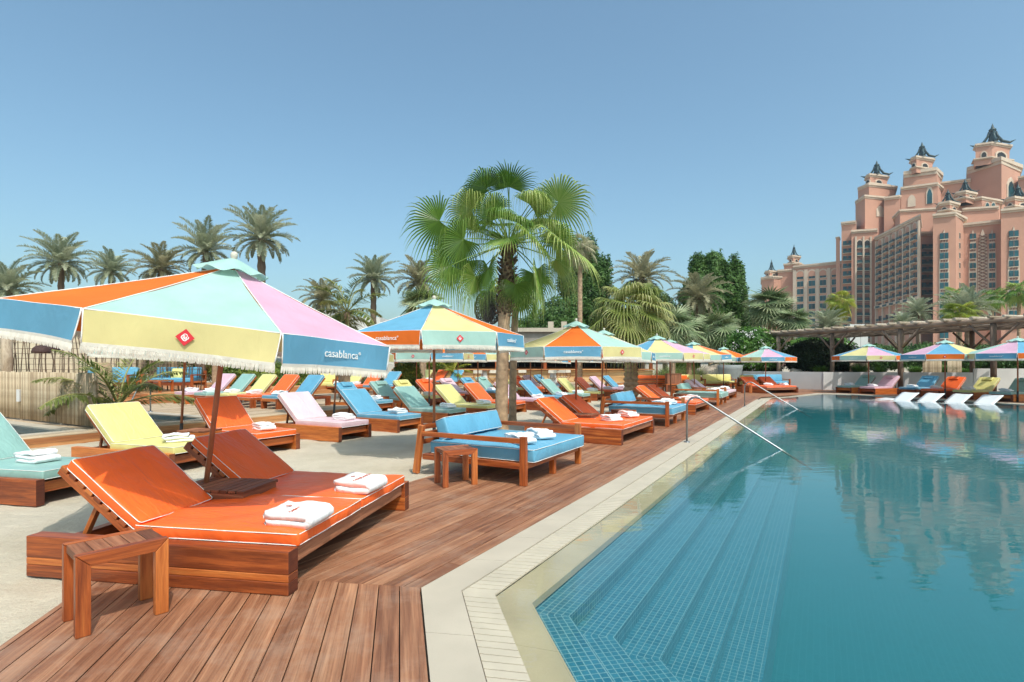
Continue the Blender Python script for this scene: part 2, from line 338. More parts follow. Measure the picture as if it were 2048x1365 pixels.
def obj(name,me,parent=None,loc=None,rot=None,sc=None):
    o=bpy.data.objects.new(name,me); COL.objects.link(o)
    if parent: o.parent=parent
    if loc is not None: o.location=loc
    if rot is not None: o.rotation_euler=rot
    if sc is not None: o.scale=(sc,sc,sc) if not isinstance(sc,(tuple,list)) else sc
    return o
def empty(name,loc=(0,0,0),rz=0):
    o=bpy.data.objects.new(name,None); COL.objects.link(o); o.location=loc; o.rotation_euler=(0,0,rz); o.empty_display_size=.2; return o
def tag(o,label=None,cat=None,group=None,kind=None):
    if label: o['label']=label
    if cat: o['category']=cat
    if group: o['group']=group
    if kind: o['kind']=kind
    return o
def struct(o): o['kind']='structure'; return o
KIDS={}
def copy_tree(o,parent=None):
    c=o.copy(); COL.objects.link(c); c.parent=parent
    for ch in list(o.children): copy_tree(ch,c)
    return c
MC={}
def remat(me,slot,name):
    k=(me.name,slot,name)
    if k not in MC:
        q=me.copy(); q.materials[slot]=M[name]; MC[k]=q
    return MC[k]
# ---------------------------------------------------------------- light and sky
SUNE=R(56); sd=Vector((.45,-.89,0)).normalized()   # towards the sun, horizontally
sv=Vector((sd.x*math.cos(SUNE),sd.y*math.cos(SUNE),math.sin(SUNE)))
sl=bpy.data.lights.new('sun','SUN'); sl.energy=2.7; sl.angle=R(.55); sl.color=(1,.95,.87)
so=bpy.data.objects.new('sun',sl); COL.objects.link(so); so.rotation_euler=(-sv).to_track_quat('-Z','Y').to_euler(); so.location=(0,0,30)
w=bpy.data.worlds.new("World"); scene.world=w; w.use_nodes=True; nt=NT(w); nt.t.nodes.clear()
sk=nt.n('ShaderNodeTexSky'); sk.sky_type='NISHITA'; sk.sun_disc=False; sk.sun_elevation=SUNE; sk.sun_rotation=math.atan2(sd.x,sd.y)
sk.air_density=1.0; sk.dust_density=3.5; sk.ozone_density=1.0; sk.altitude=0
bg=nt.n('ShaderNodeBackground'); bg.inputs[1].default_value=.15; ow=nt.n('ShaderNodeOutputWorld'); tn=nt.n('ShaderNodeMix',data_type='RGBA',blend_type='MULTIPLY'); tn.inputs[0].default_value=1; tn.inputs[7].default_value=(.90,1.13,1.08,1); nt.l(sk.outputs[0],tn.inputs[6]); nt.l(tn.outputs[2],bg.inputs[0]); nt.l(bg.outputs[0],ow.inputs[0])
scene.view_settings.view_transform='Standard'; scene.view_settings.look='None'; scene.view_settings.exposure=.34; scene.view_settings.gamma=1
scene.cycles.max_bounces=8; scene.cycles.transparent_max_bounces=16; scene.cycles.caustics_reflective=False; scene.cycles.caustics_refractive=False
scene.cycles.use_denoising=True
# ================================================================ SETTING: ground, pool, decks, sand
def P2(v): return (v.x,v.y)
def poly_off(t,far=True):
    return corner(t)
POOL_FAR=[Vector((12.0,25.55,0)),Vector((15.4,27.35,0)),Vector((16.6,26.9,0)),Vector((18.9,20.1,0)),Vector((21.5,12,0)),Vector((25.5,-4,0))]
def off_line(t,ps,pe):
    """points along the pool's left edge at offset t (near -> far)"""
    c=corner(t); return [c-d2*ps, c, ST(pe,t)]
# pool outline (inner tile edge) and outline of the water (up to the grate)
def outline(t,grow):
    a=corner(t); near=a-d2*7.5
    cen=Vector((12,12,0)); far=[]
    for q in POOL_FAR:
        r=(q-cen); far.append(cen+r*(1+grow/r.length))
    e=ST(27.6-(t+1.643)*1.0,t)
    return [near,a]+[Vector((ST(26.9,t).x,ST(26.9,t).y,0))]+far[1:]
inner=outline(-1.643,0); watero=outline(-1.86,.2); outer=outline(-2.335,.7)
def sheet_with_hole(name,outerpts,holes,z,m_,uvscale=1):
    bm=bmesh.new(); 
    def loop(pts):
        vs=[bm.verts.new((p[0],p[1],z)) for p in pts]; return [bm.edges.new((vs[i],vs[(i+1)%len(vs)])) for i in range(len(vs))]
    es=loop(outerpts)
    for h in holes: es+=loop(h)
    bmesh.ops.triangle_fill(bm,use_beauty=True,edges=es,normal=(0,0,1))
    for f in bm.faces:
        if f.normal.z<0: f.normal_flip()
    me=bpy.data.meshes.new(name); bm.to_mesh(me); bm.free(); me.materials.append(M[m_]); o=bpy.data.objects.new(name,me); COL.objects.link(o); return o
# plunge pools (rectangles in s,t)
PL=[(-1.0,5.05,-15.8,-12.75),(6.0,7.9,-15.8,-12.75)]
holes=[[P2(q) for q in inner]]
for s0,s1,t0,t1 in PL: holes.append([P2(ST(s,t)) for s,t in ((s0,t0),(s1,t0),(s1,t1),(s0,t1))])
struct(sheet_with_hole('ground',[(-900,-60),(900,-60),(900,1500),(-900,1500)],holes,-.07,'ground_pale'))
# water and basin
def poly_face(name,pts,z,m_,u=d1):
    b=MB(); idx=[]
    ar=sum(pts[i].x*pts[(i+1)%len(pts)].y-pts[(i+1)%len(pts)].x*pts[i].y for i in range(len(pts)))
    if ar<0: pts=pts[::-1]
    for p in pts: b.v.append(Vector((p.x,p.y,z))); idx.append(len(b.v)-1)
    w_=Vector((-u.y,u.x,0)); b.face(idx,[(p.dot(u),p.dot(w_)) for p in pts]); return b.build(name,m_)
b=MB(); wo=watero if sum(watero[i].x*watero[(i+1)%len(watero)].y-watero[(i+1)%len(watero)].x*watero[i].y for i in range(len(watero)))>0 else watero[::-1]
b.prism([P2(q) for q in wo],-1.05,-.022); struct(b.build('water','pool_water'))
# stepped mosaic basin
LV=[(-1.643,-.05),(-1.643,-.12),(-1.40,-.12),(-1.40,-.235),(-1.14,-.235),(-1.14,-.35),(-.87,-.35),(-.87,-.465),(-.60,-.465),(-.60,-.58),(-.33,-.58),(-.33,-.95)]
b=MB()
for (ta,za),(tb,zb) in zip(LV[:-1],LV[1:]):
    ca,cb=corner(ta),corner(tb)
    dv=abs(tb-ta) if tb!=ta else abs(za-zb)
    v0=ta if tb!=ta else za
    v1=tb if tb!=ta else zb
    i=len(b.v); ea=27.2; L1=ST(ea,ta);L2=ST(ea,tb)
    A=(Vector((ca.x,ca.y,za)),Vector((cb.x,cb.y,zb)),Vector((L2.x,L2.y,zb)),Vector((L1.x,L1.y,za)))
    b.v+=list(A); s_=[ca.dot(d1),cb.dot(d1),ea,ea]
    b.face((i,i+1,i+2,i+3),[(s_[0],v0),(s_[1],v1),(s_[2],v1),(s_[3],v0)])
    i=len(b.v); n0,n1=ca-d2*7.5,cb-d2*7.5
    b.v+=[Vector((n0.x,n0.y,za)),Vector((n1.x,n1.y,zb)),Vector((cb.x,cb.y,zb)),Vector((ca.x,ca.y,za))]
    b.face((i,i+1,i+2,i+3),[(n0.dot(d2),v0),(n1.dot(d2),v1),(cb.dot(d2),v1),(ca.dot(d2),v0)])
fl=outline(-.33,0)
# white grout lines along the nosings
struct(b.build('pool_steps','mosaic'))
struct(poly_face('pool_floor',[Vector((q.x,q.y,0)) for q in fl],-.95,'pool_floor'))
b=MB()
for i in range(2,len(inner)):
    p,q=inner[i],inner[(i+1)%len(inner)]; k=len(b.v); L=(q-p).length
    if i==len(inner)-1: q=inner[0]
    b.v+=[Vector((p.x,p.y,-.95)),Vector((q.x,q.y,-.95)),Vector((q.x,q.y,-.03)),Vector((p.x,p.y,-.03))]
    b.face((k,k+1,k+2,k+3),[(0,0),(L,0),(L,1.2),(0,1.2)])
struct(b.build('pool_wall','mosaic'))
# underwater ledge for the white loungers
lw=MB()
e0,e1=POOL_FAR[2],POOL_FAR[3]; ed=(e1-e0).normalized(); en=Vector((-ed.y,ed.x,0)); 
if en.dot(Vector((10,15,0))-e0)<0: en=-en
lw.prism([P2(q) for q in (e0-en*.02,e1-en*.02,e1+en*2.6,e0+en*2.6)][::-1],-1.3,-.30)
struct(lw.build('pool_ledge','mosaic'))
# coping: inner wet slab, grate, outer slab along both near edges
def strip_quads(ta,tb,za,zb,ps,pe,L,gap,name,m_,thick=.05,jit=0,sm=False):
    b=MB()
    for leg in (0,1):
        s=0; tot=ps if leg==0 else pe-corner((ta+tb)/2).dot(d1)
        k=0
        while s<tot:
            e=min(tot,s+L)
            def pt(t,s_,first):
                c=corner(t)
                if leg==0: return c-d2*s_ if not first else c
                return c+d1*s_ if not first else c
            q=[pt(ta,s+gap,s==0),pt(tb,s+gap,s==0),pt(tb,e,False),pt(ta,e,False)]
            if leg==1: q=q[::-1]; zz=[za,zb,zb,za][::-1]
            else: zz=[za,zb,zb,za]
            i=len(b.v); c=random.random()
            for v,z in zip(q,zz): b.v.append(Vector((v.x,v.y,z-thick)))
            for v,z in zip(q,zz): b.v.append(Vector((v.x,v.y,z)))
            b.face((i+4,i+5,i+6,i+7),None,0,c); b.face((i+3,i+2,i+1,i),None,0,c)
            for a_ in range(4): b.face((i+a_,i+(a_+1)%4,i+4+(a_+1)%4,i+4+a_),None,0,c)
            s=e; k+=1
    return b.build(name,m_)
struct(strip_quads(-2.33,-2.072,0,0,7.5,25.2,.62,.004,'coping_slab','stone_pale'))
struct(strip_quads(-1.856,-1.63,-.030,-.052,7.5,25.6,.62,.002,'coping_edge','stone_wet'))
g=strip_quads(-2.066,-1.860,-.006,-.010,7.5,25.4,.072,.009,'overflow_grate','grate_plastic',thick=.02)
bv=g.modifiers.new('bevel','BEVEL'); bv.width=.008; bv.segments=2; struct(g)
struct(strip_quads(-2.072,-1.85,-.055,-.055,7.5,25.4,3,.0,'grate_channel','dark_interior',thick=.02))
# coping along the far sides
b=MB(); fo=outline(-1.643,.75); fi=outline(-1.643,.0); fm=outline(-1.643,.22)
for i in range(2,len(fi)-1):
    L=(fi[i+1]-fi[i]).length; n_=max(1,int(L/.7))
    for k in range(n_):
        a,b_=k/n_+.002,(k+1)/n_
        q=[fi[i].lerp(fi[i+1],a),fi[i].lerp(fi[i+1],b_),fo[i].lerp(fo[i+1],b_),fo[i].lerp(fo[i+1],a)]
        b.prism([P2(x) for x in q][::-1],-.06,0.002)
struct(b.build('far_coping','stone_pale'))
# -------- plank decks
def clip(poly,pt,nrm):
    out=[]
    for i in range(len(poly)):
        a,b_=poly[i],poly[(i+1)%len(poly)]; da=(a-pt).dot(nrm); db=(b_-pt).dot(nrm)
        if da>=0: out.append(a)
        if da*db<0: out.append(a+(b_-a)*(da/(da-db)))
    return out
def planks(b,poly,u,width,z,gap=.007,th=.03,L=2.6,drop=0):
    w_=Vector((-u.y,u.x,0)); us=[p.dot(u) for p in poly]; ws=[p.dot(w_) for p in poly]
    k=math.floor(min(ws)/width)
    while k*width<max(ws):
        pl=clip(clip(poly,w_*(k*width+gap/2),w_),w_*((k+1)*width-gap/2),-w_)
        if len(pl)>=3:
            s=min(us)-random.random()*L
            while s<max(us):
                ln=L*random.uniform(.7,1.3)
                pc=clip(clip(pl,u*(s+.002),u),u*(s+ln-.002),-u)
                if len(pc)>=3:
                    ar=sum(pc[i].x*pc[(i+1)%len(pc)].y-pc[(i+1)%len(pc)].x*pc[i].y for i in range(len(pc)))
                    if ar<0: pc=pc[::-1]
                    if abs(ar)>.004: b.prism([P2(x) for x in pc],z-th,z+random.uniform(-.0015,.0015),u=u)
                s+=ln
        k+=1
b=MB(); cA,cB=corner(-4.55),corner(-2.336)
planks(b,[cB,ST(27.3,-2.336),ST(29,-4.55),cA],d1,.136,0,L=8)
planks(b,[cA,cA-d2*6,cB-d2*6,cB],d2,.136,0,L=40)
o=struct(b.build('wood_deck','deck_wood'))
b=MB()
e=(POOL_FAR[1]-POOL_FAR[0]).normalized()
fo0=ST(27.3,-2.336)
planks(b,[ST(29.02,-4.55),fo0,fo[3],Vector((17.3,33,0)),Vector((10,34.5,0))],e,.14,-.004)
planks(b,[fo[3]+Vector((.01,0,0)),fo[4],fo[5],fo[6] if len(fo)>6 else fo[5],Vector((34,0,0)),Vector((30,27,0)),Vector((17.32,33,0))],ed,.14,-.006)
struct(b.build('far_wood_deck','deck_wood'))
b=MB(); b.prism([P2(x) for x in (cA-nn*.0,cA-d2*6,cB-d2*6,cB,ST(27,-2.336),ST(27,-4.55))],-.065,-.036)
struct(b.build('deck_subfloor','dark_interior'))
# -------- raised pale deck on the left with plunge pools
ZD=.18
def srect(s0,s1,t0,t1): return [ST(s0,t0),ST(s0,t1),ST(s1,t1),ST(s1,t0)]
b=MB()
cw=.28
rects=[(-6,-1.0-cw,-40,-12.35),(5.05+cw,6.0-cw,-19.2,-12.35),(-1-cw,5.05+cw,-40,-15.8-cw),(6-cw,7.9+cw,-19.2,-15.8-cw),(7.9+cw,46,-19.2,-12.35)]
rects.insert(0,(5.05+cw,8.9,-40,-19.2))
for s0,s1,t0,t1 in rects: planks(b,srect(s0,s1,t0,t1),d1,.14,ZD,th=.025,L=3.2)
for s0,s1,t0,t1 in ((-1.0-cw,5.05+cw,-12.47,-12.35),(6-cw,7.9+cw,-12.47,-12.35)): b.prism([P2(q) for q in srect(s0,s1,t0,t1)][::-1],ZD-.025,ZD-.003)
struct(b.build('raised_deck','pale_deck'))
b=MB()
for s0 in [x*2.4-6 for x in range(22)]:
    for z0,z1 in ((-.1,.045),(.049,ZD-.028)):
        q=srect(s0,s0+2.396,-12.38,-12.352); b.prism([P2(x) for x in q][::-1],z0,z1,u=d1)
struct(b.build('deck_fascia','orange_board'))
b=MB()
for s0,s1,t0,t1 in PL:
    for r in ((s0-cw,s1+cw,t1,t1+cw),(s0-cw,s1+cw,t0-cw,t0),(s0-cw,s0,t0,t1),(s1,s1+cw,t0,t1)):
        b.prism([P2(q) for q in srect(*r)][::-1],.02,ZD+.03)
struct(b.build('plunge_coping','stone_pale'))
b=MB(); bw=MB()
for s0,s1,t0,t1 in PL:
    cs=[ST(s0,t0),ST(s0,t1),ST(s1,t1),ST(s1,t0)]
    for i in range(4):
        p,q=cs[i],cs[(i+1)%4]; k=len(b.v); L=(q-p).length
        b.v+=[Vector((p.x,p.y,-.9)),Vector((q.x,q.y,-.9)),Vector((q.x,q.y,ZD)),Vector((p.x,p.y,ZD))]; b.face((k,k+1,k+2,k+3),[(0,0),(L,0),(L,1.08),(0,1.08)])
    k=len(b.v); b.v+=[Vector((p.x,p.y,-.9)) for p in cs]; b.face((k,k+1,k+2,k+3),[(s0,t0),(s0,t1),(s1,t1),(s1,t0)])
    k=len(bw.v); bw.v+=[Vector((p.x,p.y,.06)) for p in cs]; bw.face((k,k+1,k+2,k+3) if (cs[1]-cs[0]).cross(cs[2]-cs[1]).z>0 else (k+3,k+2,k+1,k))
struct(b.build('plunge_basin','mosaic')); struct(bw.build('plunge_water','water'))
# upper terrace with steps
b=MB()
for k,(t,z) in enumerate(((-19.2,.34),(-19.6,.50))):
    for s0 in [7.5+2.6*i for i in range(8)]:
        b.prism([P2(x) for x in srect(s0,s0+2.596,t-.03,t)][::-1],z-.155,z-.02,u=d1)
        b.prism([P2(x) for x in srect(s0,s0+2.596,t-.42 if k==0 else t-9,t-.03 if k==0 else t)][::-1],z-.02 if k==0 else z-.02,z,u=d1)
struct(b.build('upper_terrace','orange_board'))
# -------- sand
def sand_h(x,y):
    h=noise.noise(Vector((x*.9,y*.9,0)))*.018+noise.noise(Vector((x*3.1,y*3.1,5)))*.014+noise.noise(Vector((x*7,y*7,9)))*.009
    return h
b=MB(); vid={}
def sv_(i,j,x,y):
    if (i,j) in vid: return vid[(i,j)]
    p=Vector((x,y,0)); t=p.dot(nn); c=p.dot(n2)
    ex=min(t+4.55,c-(.83-4.55+1.643))      # distance past the deck edge
    z=-.016+sand_h(x,y)
    if ex>-.35:
        k=max(0,1-abs(ex+.02)/.16); z=z*(1-k)+k*(.001+noise.noise(Vector((x*2.1,y*2.1,3)))*.014)
        if ex>.10: z=-.05
    if y>30: z-=min(.03,(y-30)*.002)
    b.v.append(Vector((x,y,z))); vid[(i,j)]=len(b.v)-1; return vid[(i,j)]
ys=[1.5]
while ys[-1]<52: ys.append(ys[-1]+max(.045,.013*ys[-1] if ys[-1]<20 else .3))
for j in range(len(ys)-1):
    yc=(ys[j]+ys[j+1])/2; st=max(.05,.012*yc) if yc<20 else .35
    xs0=-1.05*yc-1.0; n_=int((yc*.45+1+1.05*yc+1)/st)
    key=round(math.log(max(st,.05)),1)
    # uniform columns in x/y so rows share vertices
nx=150
for j in range(len(ys)-1):
    for i in range(nx):
        def X(ii,y): return (-1.02+ii*(1.45/nx))*y-.3
        x0,x1=X(i,ys[j]),X(i+1,ys[j]); xm=(x0+x1)/2; p=Vector((xm,ys[j],0))
        t=p.dot(nn); c=p.dot(n2)
        if t<-12.6 or min(t+4.55,c-(.83-4.55+1.643))>.10: continue
        b.face((sv_(i,j,X(i,ys[j]),ys[j]),sv_(i+1,j,X(i+1,ys[j]),ys[j]),sv_(i+1,j+1,X(i+1,ys[j+1]),ys[j+1]),sv_(i,j+1,X(i,ys[j+1]),ys[j+1])),None,0,.5,True)
struct(b.build('sand','sand'))
# ================================================================ FURNITURE KITS
def rbox(b,hx,hy,hz,r,nx,ny,nz,T,mi=0,amp=.004,seed=0,bulge=.01,wr=1.0):
    """soft upholstered block centred on the origin"""
    def coords(h,n):
        a=[-h,-h+r*.3,-h+r]; m_=[-h+r+(2*h-2*r)*i/n for i in range(1,n)]; return a+m_+[h-r,h-r*.3,h]
    X,Y,Z=coords(hx,nx),coords(hy,ny),coords(hz,nz); vid={}
    def V(x,y,z):
        k=(round(x,5),round(y,5),round(z,5))
        if k in vid: return vid[k]
        p=Vector((x,y,z)); q=Vector((max(-hx+r,min(hx-r,x)),max(-hy+r,min(hy-r,y)),max(-hz+r,min(hz-r,z)))); d=p-q
        dn=d.normalized() if d.length>0 else Vector((0,0,1))
        p=q+dn*r
        sd_=Vector((seed*3.1,seed*1.7,0))
        f=noise.noise(Vector((p.x*2.3,p.y*4.5,p.z*4))+sd_)*amp*1.6+noise.noise(Vector((p.x*9,p.y*6,p.z*9))+sd_)*amp*.5*wr
        bu=bulge*(1-(p.x/hx)**4)*(1-(p.y/hy)**4)*(1 if dn.z>.5 else 0)
        p=p+dn*f+Vector((0,0,bu))
        b.v.append(T@p); vid[k]=len(b.v)-1; return vid[k]
    def quad(A,B,fn,flip):
        for i in range(len(A)-1):
            for j in range(len(B)-1):
                q=[fn(A[i],B[j]),fn(A[i+1],B[j]),fn(A[i+1],B[j+1]),fn(A[i],B[j+1])]
                if flip: q=q[::-1]
                b.face([V(*k) for k in q],None,mi,.5,True)
    quad(X,Y,lambda x,y:(x,y,hz),False); quad(X,Y,lambda x,y:(x,y,-hz),True)
    quad(X,Z,lambda x,z:(x,-hy,z),False); quad(X,Z,lambda x,z:(x,hy,z),True)
    quad(Y,Z,lambda y,z:(hx,y,z),False); quad(Y,Z,lambda y,z:(-hx,y,z),True)
def rloop(hx,hy,z,r,n=4):
    pts=[]
    for cx,cy,a0 in ((hx-r,hy-r,0),(-hx+r,hy-r,90),(-hx+r,-hy+r,180),(hx-r,-hy+r,270)):
        for i in range(n+1):
            a=R(a0+90*i/n); pts.append(Vector((cx+r*math.cos(a),cy+r*math.sin(a),z)))
    return pts
def resample(pts,step):
    out=[]
    for i in range(len(pts)):
        a,c=pts[i],pts[(i+1)%len(pts)]; n=max(1,int((c-a).length/step))
        for k in range(n): out.append(a.lerp(c,k/n))
    return out
def cushion(parent,name,hx,hy,hz,T,color,r=.016,seed=0,pipe=.0042,nx=18,ny=10,amp=.004,bulge=.010,n=5):
    b=MB(); rbox(b,hx,hy,hz,r,nx,ny,1,T,seed=seed,amp=amp,bulge=bulge); o=b.build(name,'cushion_'+color,parent)
    if pipe:
        p=MB()
        sd_=Vector((seed*3.1,seed*1.7,0))
        for z in (hz-r*.35,-hz+r*.35):
            L=resample(rloop(hx-.001,hy-.001,z,r*1.6),.06)
            L=[q+Vector((q.x/hx,q.y/hy,0))*.5*(noise.noise(Vector((q.x*2.3,q.y*4.5,q.z*4))+sd_)*amp*1.6) for q in L]
            p.tube([T@q for q in L],pipe,n,closed=True,cap=False)
        p.build('piping','white_trim',o)
    return o
def make_single(color,pillow=False,seed=0,bev=.005,thick=.05,W=.92,ang=43,pipe=.0035):
    r=empty('sun_lounger')
    for y0,y1 in ((0,.09),(W-.09,W)):
        b=MB(); b.box(-2.0,0,y0,y1,0,.28,endmi=1); b.build('side_board',['teak','teak_end'],r,bevel=bev)
    b=MB(); b.box(-.14,-.06,.091,W-.091,.12,.235); b.build('foot_rail','teak',r,bevel=bev)
    b=MB(); b.box(-1.95,-1.88,.091,W-.091,.1,.24); b.box(-1.9,-.2,W/2-.03,W/2+.03,.19,.239)
    for i in range(12):
        x=-.16-i*.092; b.box(x-.07,x,.091,W-.091,.238,.262)
    b.build('slat_base','teak',r)
    TB=Matrix.Translation((-1.26,0,.27))@Matrix.Rotation(R(ang),4,'Y')
    b=MB(); b.box(-.76,0,.10,.145,-.035,.01,TB); b.box(-.76,0,W-.145,W-.10,-.035,.01,TB)
    for i in range(9): b.box(-.755+i*.083,-.755+i*.083+.06,.10,W-.10,.011,.03,TB)
    b.build('backrest_frame','teak',r)
    b=MB(); p=TB@Vector((-.45,.2,-.03)); q=Vector((p.x-.1,.2,.06))
    b.bar(p,q,.03,.03); b.bar(Vector((p.x,W-.2,p.z)),Vector((q.x,W-.2,.06)),.03,.03); b.box(q.x-.01,q.x+.02,.19,W-.19,.045,.075); b.build('prop','teak_dark',r)
    hy=(W-.14)/2
    cushion(r,'seat_cushion',.635,hy,thick,Matrix.Translation((-.64,W/2,.265+thick)),color,seed=seed,pipe=pipe)
    bc=cushion(r,'back_cushion',.385,hy,thick*.95,TB@Matrix.Translation((-.41,W/2,.032+thick*.95)),color,seed=seed+7,pipe=pipe,nx=12)
    if pillow:
        b=MB(); rbox(b,.10,.20,.028,.024,4,6,1,TB@Matrix.Translation((-.66,W/2,.045+thick*1.9+.018)),seed=seed+3); b.build('head_pillow','cushion_'+color,r)
    return r
def make_double(color,seed=0,bev=.006,W=2.2,table=True,ang=37,pipe=.0036,thick=.042):
    r=empty('double_sun_lounger')
    for y0,y1 in ((0,.115),(W-.115,W)):
        b=MB(); [b.box(-2.02,0,y0,y1,a_,c_,endmi=1) for a_,c_ in ((0,.085),(.0853,.135),(.1353,.285))]; b.build('side_board',['teak','teak_end'],r,bevel=bev)
    b=MB(); b.box(-.12,-.035,.117,W-.117,.165,.275); b.build('foot_rail','teak_dark',r,bevel=bev)
    b=MB(); b.box(-2.0,-1.93,.117,W-.117,.08,.2)
    for i in range(11): b.box(-.15-i*.11-.085,-.15-i*.11,.117,W-.117,.255,.279)
    b.box(-1.9,-.13,W/2-.03,W/2+.03,.15,.253); b.build('slat_base','teak',r)
    hw=(W-.23)/4
    for k,yc in enumerate((.117+hw,W-.117-hw)):
        TB=Matrix.Translation((-1.26,0,.275))@Matrix.Rotation(R(ang),4,'Y')
        bw=.375; yb=.117+bw+.005 if k==0 else W-.117-bw-.005
        b=MB()
        for s in (-1,1): b.box(-.78,0,yb+s*(bw-.03)-.022,yb+s*(bw-.03)+.022,-.05,.0,TB)
        for i in range(9): b.box(-.775+i*.086,-.775+i*.086+.066,yb-bw,yb+bw,.001,.028,TB)
        b.build('backrest_frame','teak',r,bevel=bev*.6)
        b=MB(); p=TB@Vector((-.42,0,-.03)); 
        for s in (-1,1): b.bar(Vector((p.x,yb+s*(bw-.08),p.z)),Vector((p.x-.22,yb+s*(bw-.08),.07)),.04,.03)
        b.box(p.x-.30,p.x-.26,yb-bw,yb+bw,.05,.10); b.build('prop','teak',r)
        cushion(r,'seat_cushion',.632,hw-.003,thick,Matrix.Translation((-.634,yc,.282+thick)),color,seed=seed+k,pipe=pipe,nx=34,ny=24,amp=.010)
        cushion(r,'back_cushion',.36,bw-.005,thick*.95,TB@Matrix.Translation((-.385,yb,.030+thick*.95)),color,seed=seed+5+k,pipe=pipe,nx=24,ny=22,amp=.010)
    if table:
        b=MB()
        for i in range(9): b.box(-1.62+i*.077,-1.62+i*.077+.066,W/2-.245,W/2+.245,.421,.444)
        b.box(-1.60,-.95,W/2-.235,W/2+.235,.335,.418); b.box(-1.5,-1.05,W/2-.2,W/2+.2,.2,.334); b.build('slatted_table','teak_dark',r,bevel=bev*.4)
    return r
def make_leg_lounger(color,seed=0):
    """raised-leg lounger for the left deck: foot towards +x"""
    r=empty('leg_lounger'); W=.72
    for y0,y1 in ((0,.06),(W-.06,W)):
        b=MB(); b.box(-2.0,-.0,y0,y1,.22,.30); b.build('side_rail','teak',r,bevel=.004)
        for x0,tz in ((-.08,-.03),(-1.9,.0)):
            b=MB(); b.box(x0-.09,x0+.08,y0-.003,y1+.003,0,.218); b.build('leg','teak',r)
    b=MB(); b.box(-.05,-.0,.061,W-.061,.22,.30)
    for i in range(13): b.box(-.12-i*.09-.07,-.12-i*.09,.061,W-.061,.282,.299)
    b.box(-1.99,-1.93,.061,W-.061,.22,.30); b.box(-1.95,-.03,W/2-.03,W/2+.03,.24,.283); b.build('slat_base','teak',r)
    TB=Matrix.Translation((-1.24,0,.30))@Matrix.Rotation(R(46),4,'Y')
    b=MB(); b.box(-.80,0,.03,.07,-.03,.01,TB); b.box(-.80,0,W-.07,W-.03,-.03,.01,TB)
    for i in range(9): b.box(-.79+i*.087,-.79+i*.087+.06,.03,W-.03,.011,.03,TB)
    b.build('backrest_frame','teak',r)
    cushion(r,'seat_cushion',.60,W/2-.02,.045,Matrix.Translation((-.62,W/2,.345)),color,seed=seed,pipe=.0035)
    cushion(r,'back_cushion',.40,W/2-.02,.043,TB@Matrix.Translation((-.42,W/2,.075)),color,seed=seed+4,pipe=.0035,nx=12)
    return r
def make_daybed(color,seed=0):
    """origin: near front leg, foot +x, width +y"""
    r=empty('daybed'); W=1.82; L=1.62
    def leg(x,y,h,lean=0):
        b=MB(); b.bar(Vector((x-lean,y,0)),Vector((x,y,h)),.085,.06,up=Vector((0,1,0))); b.build('leg','teak',r,bevel=.004)
    for y in (.04,W-.04):
        leg(-.045,y,.60 if True else .2); leg(-L,y,.66,lean=.10)
    leg(-.06,W/2,.235)
    for y in (.04,W-.04):
        b=MB(); b.box(-L+.02,-.085,y-.03,y+.03,.515,.575); b.build('arm_rail','teak',r,bevel=.004)
    b=MB()
    for y0 in (.011,W-.069): b.box(-L+.03,-.09,y0,y0+.058,.20,.275)
    b.box(-.075,-.02,.085,W-.085,.20,.275); b.box(-L+.02,-L+.08,.085,W-.085,.20,.275)
    for i in range(14): b.box(-L+.1+i*.105,-L+.1+i*.105+.075,.07,W-.07,.255,.274)
    b.build('bed_frame','teak',r,bevel=.004)
    b=MB()
    for z in (.40,.50,.60): b.box(-L-.02,-L+.01,.08,W-.08,z,z+.065)
    b.build('back_slats','teak',r)
    cushion(r,'mattress',(L-.02)/2,W/2-.085,.085,Matrix.Translation((-L/2+.09,W/2,.278+.085)),color,r=.03,seed=seed,pipe=.004,amp=.009,bulge=.015,nx=24,ny=20)
    cushion(r,'bolster',.095,W/2-.2,.15,Matrix.Translation((-L+.22,W/2,.60))@Matrix.Rotation(R(-22),4,'Y'),color,r=.03,seed=seed+3,pipe=.0038,amp=.012,bulge=.0,nx=4,ny=20)
    return r
def make_stool(w=.45,d=.35,h=.45,t=.07):
    """origin: near-left foot corner, x along the front"""
    r=empty('side_stool')
    for k,y in enumerate((0,d-t*.7)):
        b=MB()
        # mitred hoop, front face drawn as three mitred boards
        y0,y1=y,y+t*.7
        def slab(poly,c):
            n=len(poly); i=len(b.v)
            for yy in (y0,y1):
                for q in poly: b.v.append(Vector((q[0],yy,q[1])))
            L=[(q[1],q[0]) if c else (q[0],q[1]) for q in poly]; o=random.uniform(0,40); L=[(a+o,v+o) for a,v in L]; cc=random.random()
            b.face([i+k2 for k2 in range(n)],L,0,cc); b.face([i+n+k2 for k2 in range(n)][::-1],L[::-1],0,cc)
            for k2 in range(n):
                j=(k2+1)%n; Ls=math.hypot(poly[j][0]-poly[k2][0],poly[j][1]-poly[k2][1])
                b.face((i+j,i+k2,i+n+k2,i+n+j),[(o+Ls,o),(o,o),(o,o+.05),(o+Ls,o+.05)],0,cc)
        e=.0015
        slab([(0,0),(t,0),(t,h-t-e),(0,h-e)],True)
        slab([(w-t,0),(w,0),(w,h-e),(w-t,h-t-e)],True)
        slab([(e,h),(t+e,h-t),(w-t-e,h-t),(w-e,h)],False)
        b.build('leg_frame','teak',r,bevel=.003)
    b=MB(); n=5; sw=(w-.02)/n
    for i in range(n): b.box(.01+i*sw+.002,.01+(i+1)*sw-.002,t*.7+.002,d-t*.7-.002,h-.05,h-.004)
    b.build('stool_top','teak_dark',r,bevel=.002)
    return r
